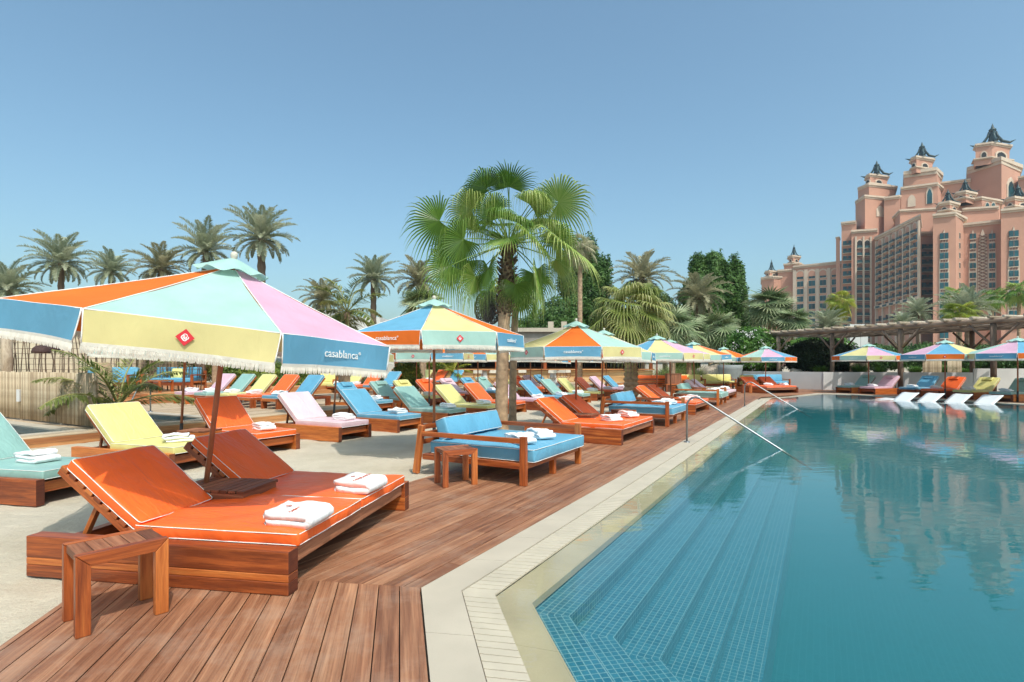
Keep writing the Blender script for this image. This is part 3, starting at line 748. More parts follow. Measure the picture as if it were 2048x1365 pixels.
def text_mesh(name,body,size,m_,extr=.0012,spacing=1.0):
    cu=bpy.data.curves.new(name,'FONT'); cu.body=body; cu.size=size; cu.extrude=extr; cu.align_x='CENTER'; cu.align_y='CENTER'; cu.space_character=spacing
    cu.offset=size*.002
    o=bpy.data.objects.new(name,cu); COL.objects.link(o); bpy.context.view_layer.update()
    me=bpy.data.meshes.new_from_object(o); bpy.data.objects.remove(o); bpy.data.curves.remove(cu); me.materials.clear(); me.materials.append(M[m_]); return me
TXT=text_mesh('lettering_mesh','casablanca',.086,'print_white')
_r=text_mesh('registered_mesh','\u00ae',.034,'print_white'); _b=bmesh.new(); _b.from_mesh(TXT); _x=max(v.co.x for v in _b.verts); _r.transform(Matrix.Translation((_x+.018,.018,0))); _b.from_mesh(_r); _b.to_mesh(TXT); _b.free()
TXT2=text_mesh('towel_lettering_mesh','CASABLANCA',.040,'print_rust')
def emblem_mesh(s,withdiamond=True,red='print_red',white='print_white'):
    b=MB(); 
    if withdiamond: 
        i=len(b.v)
        for z in (0,.001):
            for q in ((0,-s),(s,0),(0,s),(-s,0)): b.v.append(Vector((q[0],q[1],z)))
        b.face((i+4,i+5,i+6,i+7),None,0)
        for k in range(4): b.face((i+k,i+(k+1)%4,i+4+(k+1)%4,i+4+k),None,0)
    z=.0022 if withdiamond else .001; k=.50 if withdiamond else .55; tr=.085 if withdiamond else .13
    # four interlaced rings, open on their outer right side
    for cx,cy,a0,a1 in ((-.5,0,40,360),(.5,0,-320+90,30),(0,.55,-60,240),(0,-.55,120,420)):
        pts=[]
        for i in range(15):
            a=R(a0+(a1-a0)*i/14); pts.append(Vector((s*k*.62*(cx+math.cos(a)*.72),s*k*.62*(cy*1.0+math.sin(a)*.72),z)))
        n=len(pts); w_=s*tr*.5; bb=len(b.v)
        for i,p in enumerate(pts):
            t=(pts[min(i+1,n-1)]-pts[max(i-1,0)]).normalized(); q=Vector((-t.y,t.x,0))*w_; b.v+= [p+q,p-q]
        for i in range(n-1): b.face((bb+2*i,bb+2*i+1,bb+2*i+3,bb+2*i+2),None,1)
    return b.mesh('emblem_mesh',[red,white])
EMB=emblem_mesh(.056); EMBT=emblem_mesh(.045,False,'print_rust','print_rust')
def make_towel(seed=0,big=False,printed=False):
    """folded terry towel; x across the folds, y along"""
    r=empty('folded_towel') if printed else None
    rnd=random.Random(seed); th=.031 if not big else .030; hw=.165 if not big else .16; ly=.25 if not big else .27
    layers=3 if not big else 2; th=th if not big else .044; cl=[]; z=th*.62
    r_=th*.62
    x0,x1=-hw,hw
    cl.append((x0+.02,z)); 
    for k in range(layers):
        xe=x1-(.015*k) if k%2==0 else x0+.010*k
        xs=cl[-1][0]
        for i in range(1,7): cl.append((xs+(xe-xs)*i/6,z+ .004*math.sin(i+k+seed)))
        if k<layers-1:
            sg=1 if k%2==0 else -1
            for i in range(1,6):
                a=PI*i/5; cl.append((xe+sg*r_*1.5*math.sin(a),z+r_*1.05*(1-math.cos(a))))
            z+=2*r_*1.05
    pts=[Vector((a,0,c)) for a,c in cl]; n=len(pts); top=[];bot=[]
    for i,p in enumerate(pts):
        t=(pts[min(i+1,n-1)]-pts[max(i-1,0)]).normalized(); q=Vector((-t.z,0,t.x))*th*.56; top.append(p+q); bot.append(p-q)
    prof=top+[pts[-1]+(pts[-1]-pts[-2]).normalized()*th*.3]+bot[::-1]+[pts[0]-(pts[1]-pts[0]).normalized()*th*.3]
    b=MB(); m_=12; N=len(prof); ym=[-1,-.985,-.93]+[-.85+1.7*i/(m_-5) for i in range(m_-4)]+[.93,.985,1]; 
    for j,y in enumerate(ym):
        sh=.0 if abs(y)<.9 else (abs(y)-.9)*.9
        for q in prof:
            c=Vector((q.x,0,q.z)); ins=min(1,sh)
            y_=y*ly/2*(1+.05*math.sin(q.z*60+seed)+.03*noise.noise(Vector((q.x*8,q.z*30,seed))))
            f=noise.noise(Vector((q.x*7,y_*7,q.z*20+seed)))*(.006 if printed else .012)+noise.noise(Vector((q.x*25,y_*25,q.z*30+seed)))*(.0015 if printed else .003)
            b.v.append(Vector((q.x*(1-.04*ins)+f*.7,y_,max(.001,q.z+f*(q.z/.04)))))
    J=len(ym)
    for j in range(J-1):
        for i in range(N):
            i2=(i+1)%N; b.face((j*N+i,(j+1)*N+i,(j+1)*N+i2,j*N+i2),None,0,.5,True)
    # end caps as strips between top and bottom of the profile
    for j,fl_ in ((0,False),(J-1,True)):
        for i in range(n-1):
            a,c=i,i+1; d,e=N-2-i,N-3-i
            f=(j*N+a,j*N+c,j*N+e,j*N+d); b.face(f if not fl_ else f[::-1],None,0,.5,True)
    o=b.build('towel_cloth' if printed else 'folded_towel','towel_white',r)
    if printed:
        zt=sorted(v.z for v in b.v)[-len(b.v)//14]+.0035
        obj('lettering',TXT2,r,(.045,.0,zt),(0,0,R(90))); obj('emblem',EMBT,r,(-.05,0.0,zt),(0,0,R(90)))
        return r
    return o
# ---------------------------------------------------------------- umbrella
SEQ=[('blue','orange','T'),('yellow','mint','L'),('orange','blue','T'),('mint','yellow','L'),('pink','blue','T'),('blue','orange','L'),('yellow','mint','T'),('pink','yellow','L')]
UR=1.5; ZR=1.86; ZA=2.40; RV=.20
def make_umbrella():
    r=empty('beach_umbrella')
    b=MB(); b.tube([(0,0,0),(0,0,1.2),(0,0,2.46)],.0235,12); b.build('pole','pole_wood',r)
    b=MB(); b.tube([(0,0,.0),(0,0,.42)],.029,12); b.build('pole_sleeve','black_metal',r)
    b=MB(); b.lathe([(.012,2.46),(.025,2.465),(.024,2.475),(.030,2.492),(.031,2.51),(.024,2.53),(.01,2.538)],14); b.build('finial','cotton_cream',r)
    da=PI/4
    for i,(ct,cv,kind) in enumerate(SEQ):
        a0=i*da; V0=Vector((math.cos(a0),math.sin(a0),0)); V1=Vector((math.cos(a0+da),math.sin(a0+da),0))
        def top(u,v,dz=0):
            rr=.10+(UR-.10)*v; p=V0.lerp(V1,u)*rr
            ri=1-abs(2*u-1)
            z=ZA+(ZR-ZA)*(rr/UR)-.018*math.sin(PI*u)*math.sin(PI*v)-.010*math.sin(PI*v)
            z+=noise.noise(Vector((p.x*3+i,p.y*3,i)))*.004*v
            e=.022*math.sin(PI*u)*max(0,(v-.75)*4)   # rim pulled in between ribs
            p=p*(1-e*.6); return Vector((p.x,p.y,z+dz))
        b=MB(); b.grid(lambda u,v:top(u,v),14,12); b.build('canopy_panel','canvas_'+ct,r)
        N=(V0+V1).normalized(); Tn=(V1-V0).normalized()
        def val(u,v):
            p=top(u,1); hh=.205
            flare=.012*math.sin(PI*u)+.012*(v)+.006*v*math.sin(u*9+i*2)+.010*v*v*math.sin(u*5+i)
            sh=.014*v*(1 if u<.5 else -1)*(abs(2*u-1)**6)
            return p+N*(flare+.003)+Tn*sh*1.2+Vector((0,0,-hh*v+.004-.004*v*math.cos(u*2*PI)))
        b=MB(); b.grid(val,22,5,flip=True); o=b.build('valance','canvas_'+cv,r)
        # fringe: woven heading with hanging strands
        b=MB()
        def head(u,v): return val(u,1)+N*.003+Vector((0,0,.004-.022*v))
        b.grid(head,22,1,flip=True)
        rnd=random.Random(i); K=118
        for k in range(K):
            u=(k+.5)/K; p=val(u,1)+Vector((0,0,-.015)); w_=.0046; L=.050+rnd.uniform(-.003,.004); sw=rnd.uniform(-.004,.004); d=rnd.uniform(.0,.007)
            j=len(b.v); mid=p+Vector((0,0,-L*.55))+Tn*sw*.5+N*d; end=p+Vector((0,0,-L))+Tn*sw+N*d*1.2
            b.v+=[p-Tn*w_,p+Tn*w_,mid-Tn*w_*1.2,mid+Tn*w_*1.2,end-Tn*w_*.7,end+Tn*w_*.7,p+N*.005,mid+N*.006,end+N*.003]
            b.face((j,j+2,j+7,j+6)); b.face((j+6,j+7,j+3,j+1)); b.face((j+2,j+4,j+8,j+7)); b.face((j+7,j+8,j+5,j+3))
        b.build('fringe','fringe_cotton',o)
        # white piping: seam, rim and valance sides
        b=MB(); b.tube([top(0,v/10,.003) for v in range(11)],.0042,5)
        b.tube([top(u/10,1,.003)+N*.003 for u in range(11)],.0042,5)
        for u in (.003,.997): b.tube([val(u,v/4)+N*.002 for v in range(5)],.0046,5)
        b.build('piping','white_trim',o)
        c=val(.5,.52); zdir=N; T=Matrix((Tn,Vector((0,0,1)),N)).transposed().to_4x4(); T.translation=c+N*.012
        tilt=Matrix.Rotation(R(-3),4,'X')
        q=obj('lettering' if kind=='T' else 'emblem',TXT if kind=='T' else EMB,o); q.matrix_local=T@tilt
        # rib and strut
        b=MB(); p0=Vector((0,0,ZA-.03)); p1=V0*(UR-.02)+Vector((0,0,ZR-.016)); b.bar(p0+V0*.03,p1,.018,.022)
        m_=p0.lerp(p1,.52)-Vector((0,0,.015)); b.bar(V0*.03+Vector((0,0,1.80)),m_,.016,.018); b.build('rib','pole_wood',r)
    b=MB(); b.lathe([(.03,1.76),(.05,1.765),(.05,1.83),(.03,1.835)],12); b.build('hub','pole_wood',r)
    # wavy vent cap
    b=MB()
    def capf(u,v):
        a=u*2*PI; rr=.03+(.295-.03)*v; 
        z=2.472-.125*v**1.15+ (.016*math.cos(8*a+1)*v*v*v)
        k=1+.05*v*math.cos(8*a); return Vector((rr*math.cos(a)*k,rr*math.sin(a)*k,z))
    b.grid(capf,64,5); b.build('vent_cap','canvas_mint',r)
    return r
# ---------------------------------------------------------------- seating
def make_sofa(color,n=2,W=1.9,arm=True,name='outdoor_sofa'):
    """origin at back-left foot; x along width, y towards the front"""
    r=empty(name); Dp=.85
    for x in (0,W-.08):
        for y in (0,Dp-.08):
            b=MB(); b.box(x,x+.08,y,y+.08,0,.74 if y==0 else .56); b.build('leg','teak',r,bevel=.004)
        b=MB(); b.box(x,x+.08,.081,Dp,.561,.61); b.box(x+.015,x+.065,.081,Dp-.081,.30,.36); b.build('arm_rest','teak',r,bevel=.004)
    b=MB(); b.box(.081,W-.081,Dp-.07,Dp-.02,.20,.32); b.box(.081,W-.081,.0,.04,.20,.32)
    for i in range(6): b.box(.081,W-.081,.08+i*.12,.08+i*.12+.08,.29,.315)
    b.box(.081,W-.081,.005,.045,.36,.44); b.box(.081,W-.081,.005,.045,.48,.56); b.box(.081,W-.081,.005,.045,.60,.69); b.build('frame','teak',r)
    cw_=(W-.18)/n
    for i in range(n):
        cushion(r,'seat_cushion',cw_/2-.004,.36,.075,Matrix.Translation((.09+cw_*(i+.5),.46,.395)),color,r=.03,seed=i,pipe=0,amp=.012)
        cushion(r,'back_cushion',cw_/2-.004,.08,.20,Matrix.Translation((.09+cw_*(i+.5),.15,.66))@Matrix.Rotation(R(12),4,'X'),color,r=.035,seed=i+4,pipe=0,amp=.014)
    return r
def make_table(w=.8,d=.8,h=.42,name='coffee_table'):
    r=empty(name)
    for x in (0,w-.07):
        for y in (0,d-.07):
            b=MB(); b.box(x,x+.07,y,y+.07,0,h-.04); b.build('leg','teak',r)
    b=MB()
    for i in range(7): b.box(0,w,i*d/7+.004,(i+1)*d/7-.004,h-.038,h)
    b.build('table_top','teak',r); return r
def make_director_chair():
    r=empty('director_chair')
    b=MB()
    for y in (.03,.42):
        b.bar((.0,y,.02),(.55,y,.62),.03,.022); b.bar((.55,y,.02),(.0,y,.62),.03,.022)
    for x in (-.0,.55):
        b.box(x-.015,x+.015,.0,.48,0,.03)
        b.box(x-.015,x+.015,.0,.035,.6,1.12 if True else .8)
        b.box(x-.015,x+.015,.42,.455,.6,.84); b.box(x-.02,x+.02,-.01,.48,.842,.865)
    b.build('frame','teak_dark',r)
    b=MB(); b.box(0,.55,.03,.44,.612,.622); b.build('canvas_seat','cotton_cream',r)
    b=MB(); b.box(-.01,.56,-.012,-.002,.90,1.10); b.build('canvas_back','cotton_cream',r)
    return r
# ================================================================ PLACING THE FURNITURE
protos={}
def place(key,maker,loc,rz,label,cat,group=None,sc=None):
    if key not in protos: protos[key]=maker(); o=protos[key]
    else: o=copy_tree(protos[key])
    o.location=loc; o.rotation_euler=(0,0,rz)
    if sc: o.scale=(sc,sc,sc)
    return tag(o,label,cat,group)
TW=[None]*4
def towel(loc,rz,label,k,group='folded white towels on the loungers'):
    if TW[k] is None: TW[k]=make_towel(seed=k*3+1); o=TW[k]
    else: o=copy_tree(TW[k])
    for cut in (' and the last blue one',' and the blue one',' beyond the orange double lounger',' between the orange-red'):
        if len(label.split())>16: label=label.replace(cut,'' if 'between' not in cut else ' near the orange-red')
    label=label.replace(' in the sand row','') if len(label.split())>16 else label
    if 'between the dark orange' in label: label='folded white towel on the small pink lounger before the last blue one'
    o.location=loc; o.rotation_euler=(0,0,rz); tag(o,label,'towel',group); return o
def on(o,x,y,z):
    return Matrix.Translation(o.location)@Matrix.Rotation(o.rotation_euler[2],4,'Z')@Vector((x,y,z))
rt=random.Random(3)
# front sand row
row1=[('mint',None,(-5.02,5.80),-13,'pale mint lounger cut off by the left edge of the photo'),
('yellow',None,(-4.65,7.46),-20,'pale yellow lounger with half its back in umbrella shade, behind the near orange double bed'),
('orange',5.75,-8.06,0,'orange-red single lounger right behind the nearest umbrella pole'),
('blush',7.6,-8.08,0,'pale pink lounger on the sand between the orange-red and the blue one'),
('blue',9.25,-8.05,0,'blue lounger on the sand between the pale pink and the shaded green one'),
('mint',11.1,-8.05,0,'shaded green lounger behind the pole of the second umbrella'),
('yellow',12.75,-7.95,0,'olive-yellow shaded lounger just left of the big palm trunk'),
('orange',14.35,-8.0,0,'orange lounger whose foot shows right of the big palm trunk'),
('pink',15.9,-7.85,0,'mauve pink lounger seen right of the palm trunk behind the orange foot'),
('blue',17.6,-7.8,0,'light blue lounger above the mauve pink one in the sand row'),
('mint',19.3,-7.8,0,'dark green lounger behind the light blue one, left of the third umbrella pole'),
('yellow',21.2,-7.9,0,'olive lounger crossed by the third umbrella pole'),
('orange',23.1,-7.95,0,'dark orange lounger directly right of the third umbrella pole'),
('pink',25.0,-7.95,0,'small pink lounger between the dark orange and the last blue one'),
('blue',26.9,-7.95,0,'last blue lounger of the sand row, left of the rough palm trunk')]
for i,(c,a,bp,rot,lab) in enumerate(row1):
    if a is None: loc=Vector((bp[0],bp[1],-.01)); rz=R(rot)
    else: loc=ST(a,bp,-.012); rz=ANG+R(rt.uniform(-1.5,1.5))
    o=place('s_'+c+str(i%2 if i<6 else 0),lambda:make_single(c,seed=i*2+1,bev=.005 if i<6 else 0),loc,rz,lab,'sun lounger','single loungers in rows on the sand')
    tx=-.36+rt.uniform(-.05,.05)
    if i==0: tx=-.62
    if i==1: tx=-.42
    p=on(o,tx,.46+rt.uniform(-.06,.06),.376)
    towel(p,rz+R(rt.uniform(-25,25))+(R(70) if i%3==1 else 0),'folded white towel on the '+lab.split(',')[0].split(' with half')[0].split(' crossed')[0].split(' cut off')[0].replace(' seen right of the palm trunk behind',' behind').replace(' on the sand','').replace('directly ','').replace(' of the photo',''),i%4)
# second sand row with head pillows
row2=[('blue',12.7,'light blue lounger with square head pillow behind the blue sand lounger'),
('mint',14.15,'green pillow lounger right of the light blue pillow lounger'),
('yellow',15.55,'yellow pillow lounger in front of the leafy shrub'),
('orange',16.95,'red-orange pillow lounger half hidden by the second umbrella pole'),
('blush',18.4,'pink pillow lounger left of the big palm trunk'),
('blue',19.75,'deep blue pillow lounger behind the pink pillow one'),
('mint',21.2,'dark green pillow lounger just left of the big palm trunk'),
('yellow',22.8,'yellow pillow lounger mostly hidden behind the big palm trunk'),
('orange',24.2,'small orange pillow lounger just right of the big palm trunk'),
('blush',25.5,'small pink pillow lounger behind the light blue sand lounger'),
('blue',26.9,'last blue pillow lounger in front of the canvas bar chairs')]
for i,(c,s,lab) in enumerate(row2):
    rz=ANG+R(rt.uniform(-2,2))
    o=place('p_'+c,lambda:make_single(c,pillow=True,seed=i*3+50,bev=0),ST(s,-11.95+rt.uniform(-.1,.1),-.012),rz,lab,'sun lounger','loungers with head pillows in the second row')
    towel(on(o,-.4,.46,.376),rz+R(rt.uniform(-30,30)),'folded white towel on the '+lab.split(' half')[0].replace(' mostly hidden',' right').replace('in front of','by').replace('light blue lounger with square head pillow behind','pillow lounger behind'),i%4)
# raised loungers on the pale deck
BK=math.atan2(-d1.y,-d1.x)
row3=[('pink',10.45,-18.75,'pink raised lounger at the far left of the deck row'),('mint',10.45,-17.65,'mint raised lounger on the pale deck left of the yellow one'),('yellow',10.45,-16.55,'yellow raised lounger on the pale deck before the hedge'),
('orange',10.45,-15.45,'orange raised lounger on the pale deck left of the blue one'),('blue',10.5,-14.35,'light blue raised lounger nearest the sand on the pale deck'),
('yellow',17.6,-19.5,'yellow raised lounger behind the thin palm trunk'),('orange',17.6,-18.4,'orange raised lounger right of the thin palm trunk'),('blue',17.6,-17.3,'sky blue raised lounger in front of the red-leaved hedge'),
('yellow',24.4,-20.7,'small yellow raised lounger right of the leafy shrub'),('orange',24.4,-19.6,'small orange raised lounger behind the second umbrella pole'),('blue',24.4,-18.5,'small blue raised lounger in front of the bar counter')]
for i,(c,s,t,lab) in enumerate(row3):
    o=place('l_'+c,lambda:make_leg_lounger(c,seed=i+70),ST(s,t,ZD+.001),BK,lab,'sun lounger','raised loungers on the pale deck')
    towel(on(o,-.38,.36,.398),BK+R(rt.uniform(-8,8)),'flat white towel on the '+lab.split(' left of')[0].split(' before')[0].split(' nearest')[0].split(' behind')[0],i%4)
# double beds and daybeds along the pool deck
dbl=[('orange',(-1.439,3.541),-9.7,'near orange double lounger with slatted table round the umbrella pole','nearest'),
('orange',ST(9.75,-3.17),None,'orange double lounger under the third umbrella between two blue daybeds','b'),
('orange',ST(16.7,-3.19),None,'orange double lounger between the second blue daybed and the mint daybed','c'),
('blush',ST(24.1,-3.27),None,'pale pink double lounger beyond the mint daybed','d'),
('orange',Vector((12.75,27.7,0)),-70,'orange double lounger at the far corner of the pool','e')]
DB=[]
for i,(c,p,a,lab,_) in enumerate(dbl):
    rz=R(a) if a is not None else ANG-R(.7)
    o=place('d'+c+('0' if i==0 else '1'),lambda:make_double(c,seed=i*5+90),Vector((p[0],p[1],.001)),rz,lab,'double lounger','double loungers along the pool'); DB.append(o)
day=[(5.92,'blue','blue daybed with teak rails nearest the camera'),(13.2,'blue','blue daybed behind the small teak stool, beyond the orange double lounger'),(20.65,'mint','mint daybed beside the pool rails')]
DY=[]
for i,(s,c,lab) in enumerate(day):
    o=place('day'+c,lambda:make_daybed(c,seed=i+120),ST(s,-3.13,.001),ANG,lab,'daybed','daybeds along the pool'); DY.append(o)
# printed towels on the near double lounger
def printed(loc,rz,label,seed):
    o=make_towel(seed=seed,big=True,printed=True); o.location=loc; o.rotation_euler=(R(3),0,rz); tag(o,label,'towel','folded white towels on the loungers'); return o
p=G(580,1052,.375); p.z=.374; p.y+=.10; printed(p,R(-14),'printed white towel nearest the camera, on the near cushion of the orange double lounger',11)
p=G(710,984,.375); p.z=.374; p.y+=.10; printed(p,R(-20),'printed white towel on the far cushion of the near orange double lounger',14)
rd=random.Random(8)
def tpos(o,x,y,z,label,k,a=0): towel(on(o,x,y,z),o.rotation_euler[2]+a,label,k)
tpos(DY[0],-.30,.42,.468,'white towel on the nearest blue daybed, closer to the camera',0,R(-30)); tpos(DY[0],-.28,.98,.468,'white towel on the nearest blue daybed, farther from the camera',1,R(-34))
tpos(DY[1],-.30,.5,.468,'white towel on the near half of the second blue daybed',2,R(-20)); tpos(DY[1],-.28,1.15,.468,'white towel on the far half of the second blue daybed',3,R(10))
tpos(DY[2],-.30,.5,.468,'white towel on the near half of the mint daybed',0,R(-20)); tpos(DY[2],-.28,1.15,.468,'white towel on the far half of the mint daybed',1,R(10))
for k,(nm) in enumerate(('orange double lounger under the third umbrella','orange double lounger left of the mint daybed','pale pink double lounger','orange double lounger at the far pool corner')):
    o=DB[k+1]
    tpos(o,-.42,.62,.378,'white towel on the near cushion of the '+nm,k%4,R(-35 if k<1 else 20)); tpos(o,-.40,1.62,.378,'white towel on the far cushion of the '+nm,(k+1)%4,R(-32 if k<1 else 5))
# stools
for i,(loc,a,lab) in enumerate([((-2.371,2.987,.001),48.7,'large teak side stool nearest the camera, beside the orange double lounger'),
((-.83,6.63,.001),26,'teak side stool in front of the nearest blue daybed'),
((2.42,12.35,.001),24,'small teak stool between the orange double lounger and second blue daybed'),
(tuple(ST(19.3,-4.2,.001)),20,'small teak stool left of the mint daybed'),
((11.75,28.0,.001),-10,'small teak stool left of the far corner double lounger')]):
    place('stool',make_stool,loc,R(a),lab,'stool','teak side stools')
def solid_table():
    r=empty('side_table'); b=MB()
    for i in range(5): b.box(i*.104,(i+1)*.104-.003,0,.42,.385,.41)
    b.build('table_top','teak_dark',r)
    b=MB(); b.box(.004,.516,.004,.416,0,.383); b.build('table_body','teak',r,bevel=.004); return r
for loc,a,lab in (((-5.52,9.05,-.01),-12,'solid teak side table between the yellow and the orange-red lounger'),(tuple(ST(13.75,-13.2,-.01)),-25,'small solid teak side table between the two pillow loungers')):
    place('solid',solid_table,loc,R(a),lab,'side table','solid teak side tables')
# right bank
ea=math.atan2(en.y,en.x)
rb=[('mint',1703,786.7,'mint lounger at the left end of the right bank row'),('pink',1750.5,789.3,'pink lounger in the right bank row'),('blue',1832,791.4,'bright blue lounger in the right bank row'),
('orange',1881,795.6,'orange-red lounger in the right bank row'),('yellow',1948,799,'yellow lounger in the right bank row'),('mint',2026,804,'mint lounger cut by the right edge of the photo')]
for i,(c,px,py,lab) in enumerate(rb):
    p=G(px,py)-ed*.92; p.z=.001
    o=place('p_'+c,lambda:make_single(c,pillow=True,seed=i+150,bev=0),p,ea+R(rt.uniform(-3,3)),lab,'sun lounger','loungers on the right bank of the pool')
    towel(on(o,-.40,.46,.376),ea+R(90),'long white towel on the '+lab.split(' at the left')[0].split(' cut')[0]+(' farthest from the camera' if i==0 else ' nearest the camera' if i==5 else ''),i%4)
# white ledge loungers in the pool
def make_ledge(fl=1.0):
    r=empty('pool_ledge_lounger'); W=.68
    prof=[(-.98,.03),(-.80,.055),(-.55,.05),(-.25,.0),(0,.012),(.12,.06),(.62,.40),(.74,.43)]
    b=MB()
    def P(u,v):
        x=u*(len(prof)-1); i=min(int(x),len(prof)-2); f=x-i; f=f*f*(3-2*f) if i in (3,4) else f
        a,c=prof[i],prof[i+1]; px=a[0]+(c[0]-a[0])*f; pz=a[1]+(c[1]-a[1])*f
        k=1-.10*(abs(2*u-1)**8)
        return Vector((px,(v-.5)*W*k,pz*fl-.012*math.sin(PI*v)))
    b.grid(P,42,6); o=b.build('shell','lounge_white',r); s=o.modifiers.new('solid','SOLIDIFY'); s.thickness=.035; s.offset=-1
    b=MB(); b.box(-.85,-.05,-.20,.20,-.28,-.03); b.build('base','lounge_white',r,bevel=.02); return r
for i,(px,py,lab) in enumerate([(1775,799.5,'white ledge lounger lying lowest, farthest left in the water'),(1812,801.3,'white pool ledge lounger, first raised back from the left'),(1862,803.0,'white pool ledge lounger, second raised back from the left'),(1917,805,'white pool ledge lounger, third raised back from the left'),(1977,807.6,'white pool ledge lounger nearest the right edge')]):
    p=G(px-14,py,-.02); p.z=-.06 if i else -.03
    o=place('ledge' if i else 'ledgeflat',(lambda:make_ledge(.85)) if i else (lambda:make_ledge(.15)),p,ea+PI,lab,'pool lounger','white loungers standing in the pool')
# ---------------------------------------------------------------- umbrellas
UL=[(-2.78,4.90,131,7.0,1.0,'nearest umbrella, large orange, mint and pink canopy tilted to the right'),
(-1.31,9.25,226,0,1.0,'second umbrella with blue and yellow panels, left of the big palm trunk'),
(1.44,12.35,148,0,1.0,'third umbrella with bright orange front panel under the fan palm'),
(2.52,15.6,228,2,1.0,'umbrella just behind the third one, yellow panel showing to its right'),
(4.90,18.6,-28,0,1.0,'umbrella with yellow and pink panels in front of the drooping fan palm'),
(6.25,21.6,-28,-1.5,1.0,'umbrella tucked behind the yellow and pink one'),
(7.95,23.9,206,-2,1.02,'umbrella with yellow mint-edged panel left of the far corner'),
(12.0,31.2,184,0,1.0,'small umbrella with yellow and orange panels before the frangipani'),
(13.65,29.6,57,0,1.0,'umbrella with green and pink panels over the far corner double lounger'),
(-6.15,10.2,197,3,1.0,'umbrella hidden behind the nearest one, pole beside the solid side table'),
(-4.85,14.95,200,3.5,1.0,'umbrella with leaning pole behind the pale pink lounger'),
(-2.8,18.6,190,0,1.0,'umbrella behind the second one, pole beside the red pillow lounger'),
(-1.32,21.3,150,0,1.0,'umbrella with orange valance left of the big palm trunk'),
(.84,25.0,60,0,1.0,'umbrella with blue valance right of the big palm trunk'),
(1.45,28.0,100,3,1.0,'umbrella with thin leaning pole before the canvas chairs'),
(3.45,29.8,200,1,1.0,'umbrella before the bar, left of the third umbrella pole'),
(5.7,33.5,230,2,1.0,'umbrella before the bar, left of the rough palm trunk'),
(-2.7,27.5,30,0,1.0,'far umbrella over the small blue raised lounger'),
(-4.6,26.5,120,0,1.0,'far umbrella over the small yellow raised lounger'),
(9.6,33.5,300,0,1.0,'far umbrella over the lounge sofas'),
(18.35,28.3,-81,0,1.10,'right bank umbrella with yellow and pink panels, the farthest of the three'),
(18.9,24.0,-16,0,1.12,'right bank umbrella with pink and blue panels in the middle'),
(20.0,21.75,2,0,1.15,'right bank umbrella cut by the right edge of the photo')]
for x,y,rot,tilt,sc,lab in UL:
    o=place('umb',make_umbrella,(x,y,-.02),R(rot),lab,'beach umbrella','multicoloured fringed beach umbrellas')
    if abs(x+1.31)<.01: o.location.z=.11
    o.rotation_euler=(Matrix.Rotation(R(tilt),4,'Y')@Matrix.Rotation(R(rot),4,'Z')).to_euler()
    o.scale=(sc,sc,1.0 if sc<1.05 else 1.03)
    if tilt==7.0: first=o
for v in first.children:
    # the valance at the left edge of the nearest canopy carries no lettering
    if v.name.startswith('valance') and v.data.materials[0]==M['canvas_blue']:
        c=sum((w.co for w in v.data.vertices),Vector())/len(v.data.vertices); c=Matrix.Rotation(R(131),3,'Z')@c
        if c.x<-.3:
            for l_ in list(v.children):
                if l_.name.startswith('lettering'): bpy.data.objects.remove(l_)
# ---------------------------------------------------------------- pool hand rails
def make_rail(dirv,run,h=.86,rad=.0185,drop=-.45):
    r=empty('pool_handrail'); b=MB(); u=Vector(dirv)
    slope=(h-.10+.02)/(run)   # falls to the water
    pts=[Vector((0,0,0)),Vector((0,0,h-.16))]
    for i in range(1,9):
        a=PI-(PI/2+math.atan(slope)*1.0)*i/8; pts.append(u*(.17+.17*math.cos(a))+Vector((0,0,h-.17+.17*math.sin(a))))
    e=pts[-1]; sl_=Vector((u.x*run,u.y*run,-.03))-e; sl_.normalize(); q=e
    pts.append(Vector((u.x*run,u.y*run,-.03))); pts.append(pts[-1]+sl_*.55)
    b.tube(pts,rad,14); b.build('rail','steel',r)
    b=MB(); b.lathe([(.06,0),(.06,.006),(.045,.018),(.026,.022)],18); b.build('base_flange','steel',r); return r
r1=make_rail(nn,1.63); r1.location=ST(10.8,-2.22,.002); tag(r1,'curved steel handrail nearer the camera, entering the pool','handrail','steel pool handrails')
r2=copy_tree(r1); r2.location=ST(20.75,-2.30,.002); tag(r2,'curved steel handrail farther away, beside the mint daybed','handrail','steel pool handrails')
pr=make_rail((d1*-1),.62,h=.75,rad=.018); pr.location=ST(7.9+.1,-15.1,ZD+.03); pr.location=G(301,824,.21); pr.location.z=.21; tag(pr,'small steel handrail of the left plunge pool behind the potted palm','handrail')
pr.rotation_euler=(0,0,0)
# ================================================================ ARCHITECTURE AROUND THE TERRACE
def slab(name,mat_,pts,z0,z1,label=None,cat=None,parent=None):
    b=MB(); b.prism([P2(Vector((p[0],p[1],0))) for p in pts],z0,z1); o=b.build(name,mat_,parent)
    if label: tag(o,label,cat)
    return o
def wallseg(b,p,q,th,z0,z1,mi=0):
    p=Vector((p[0],p[1],0));q=Vector((q[0],q[1],0)); T=frame(p,q-p); b.box(0,(q-p).length,-th/2,th/2,z0,z1,T,mi)
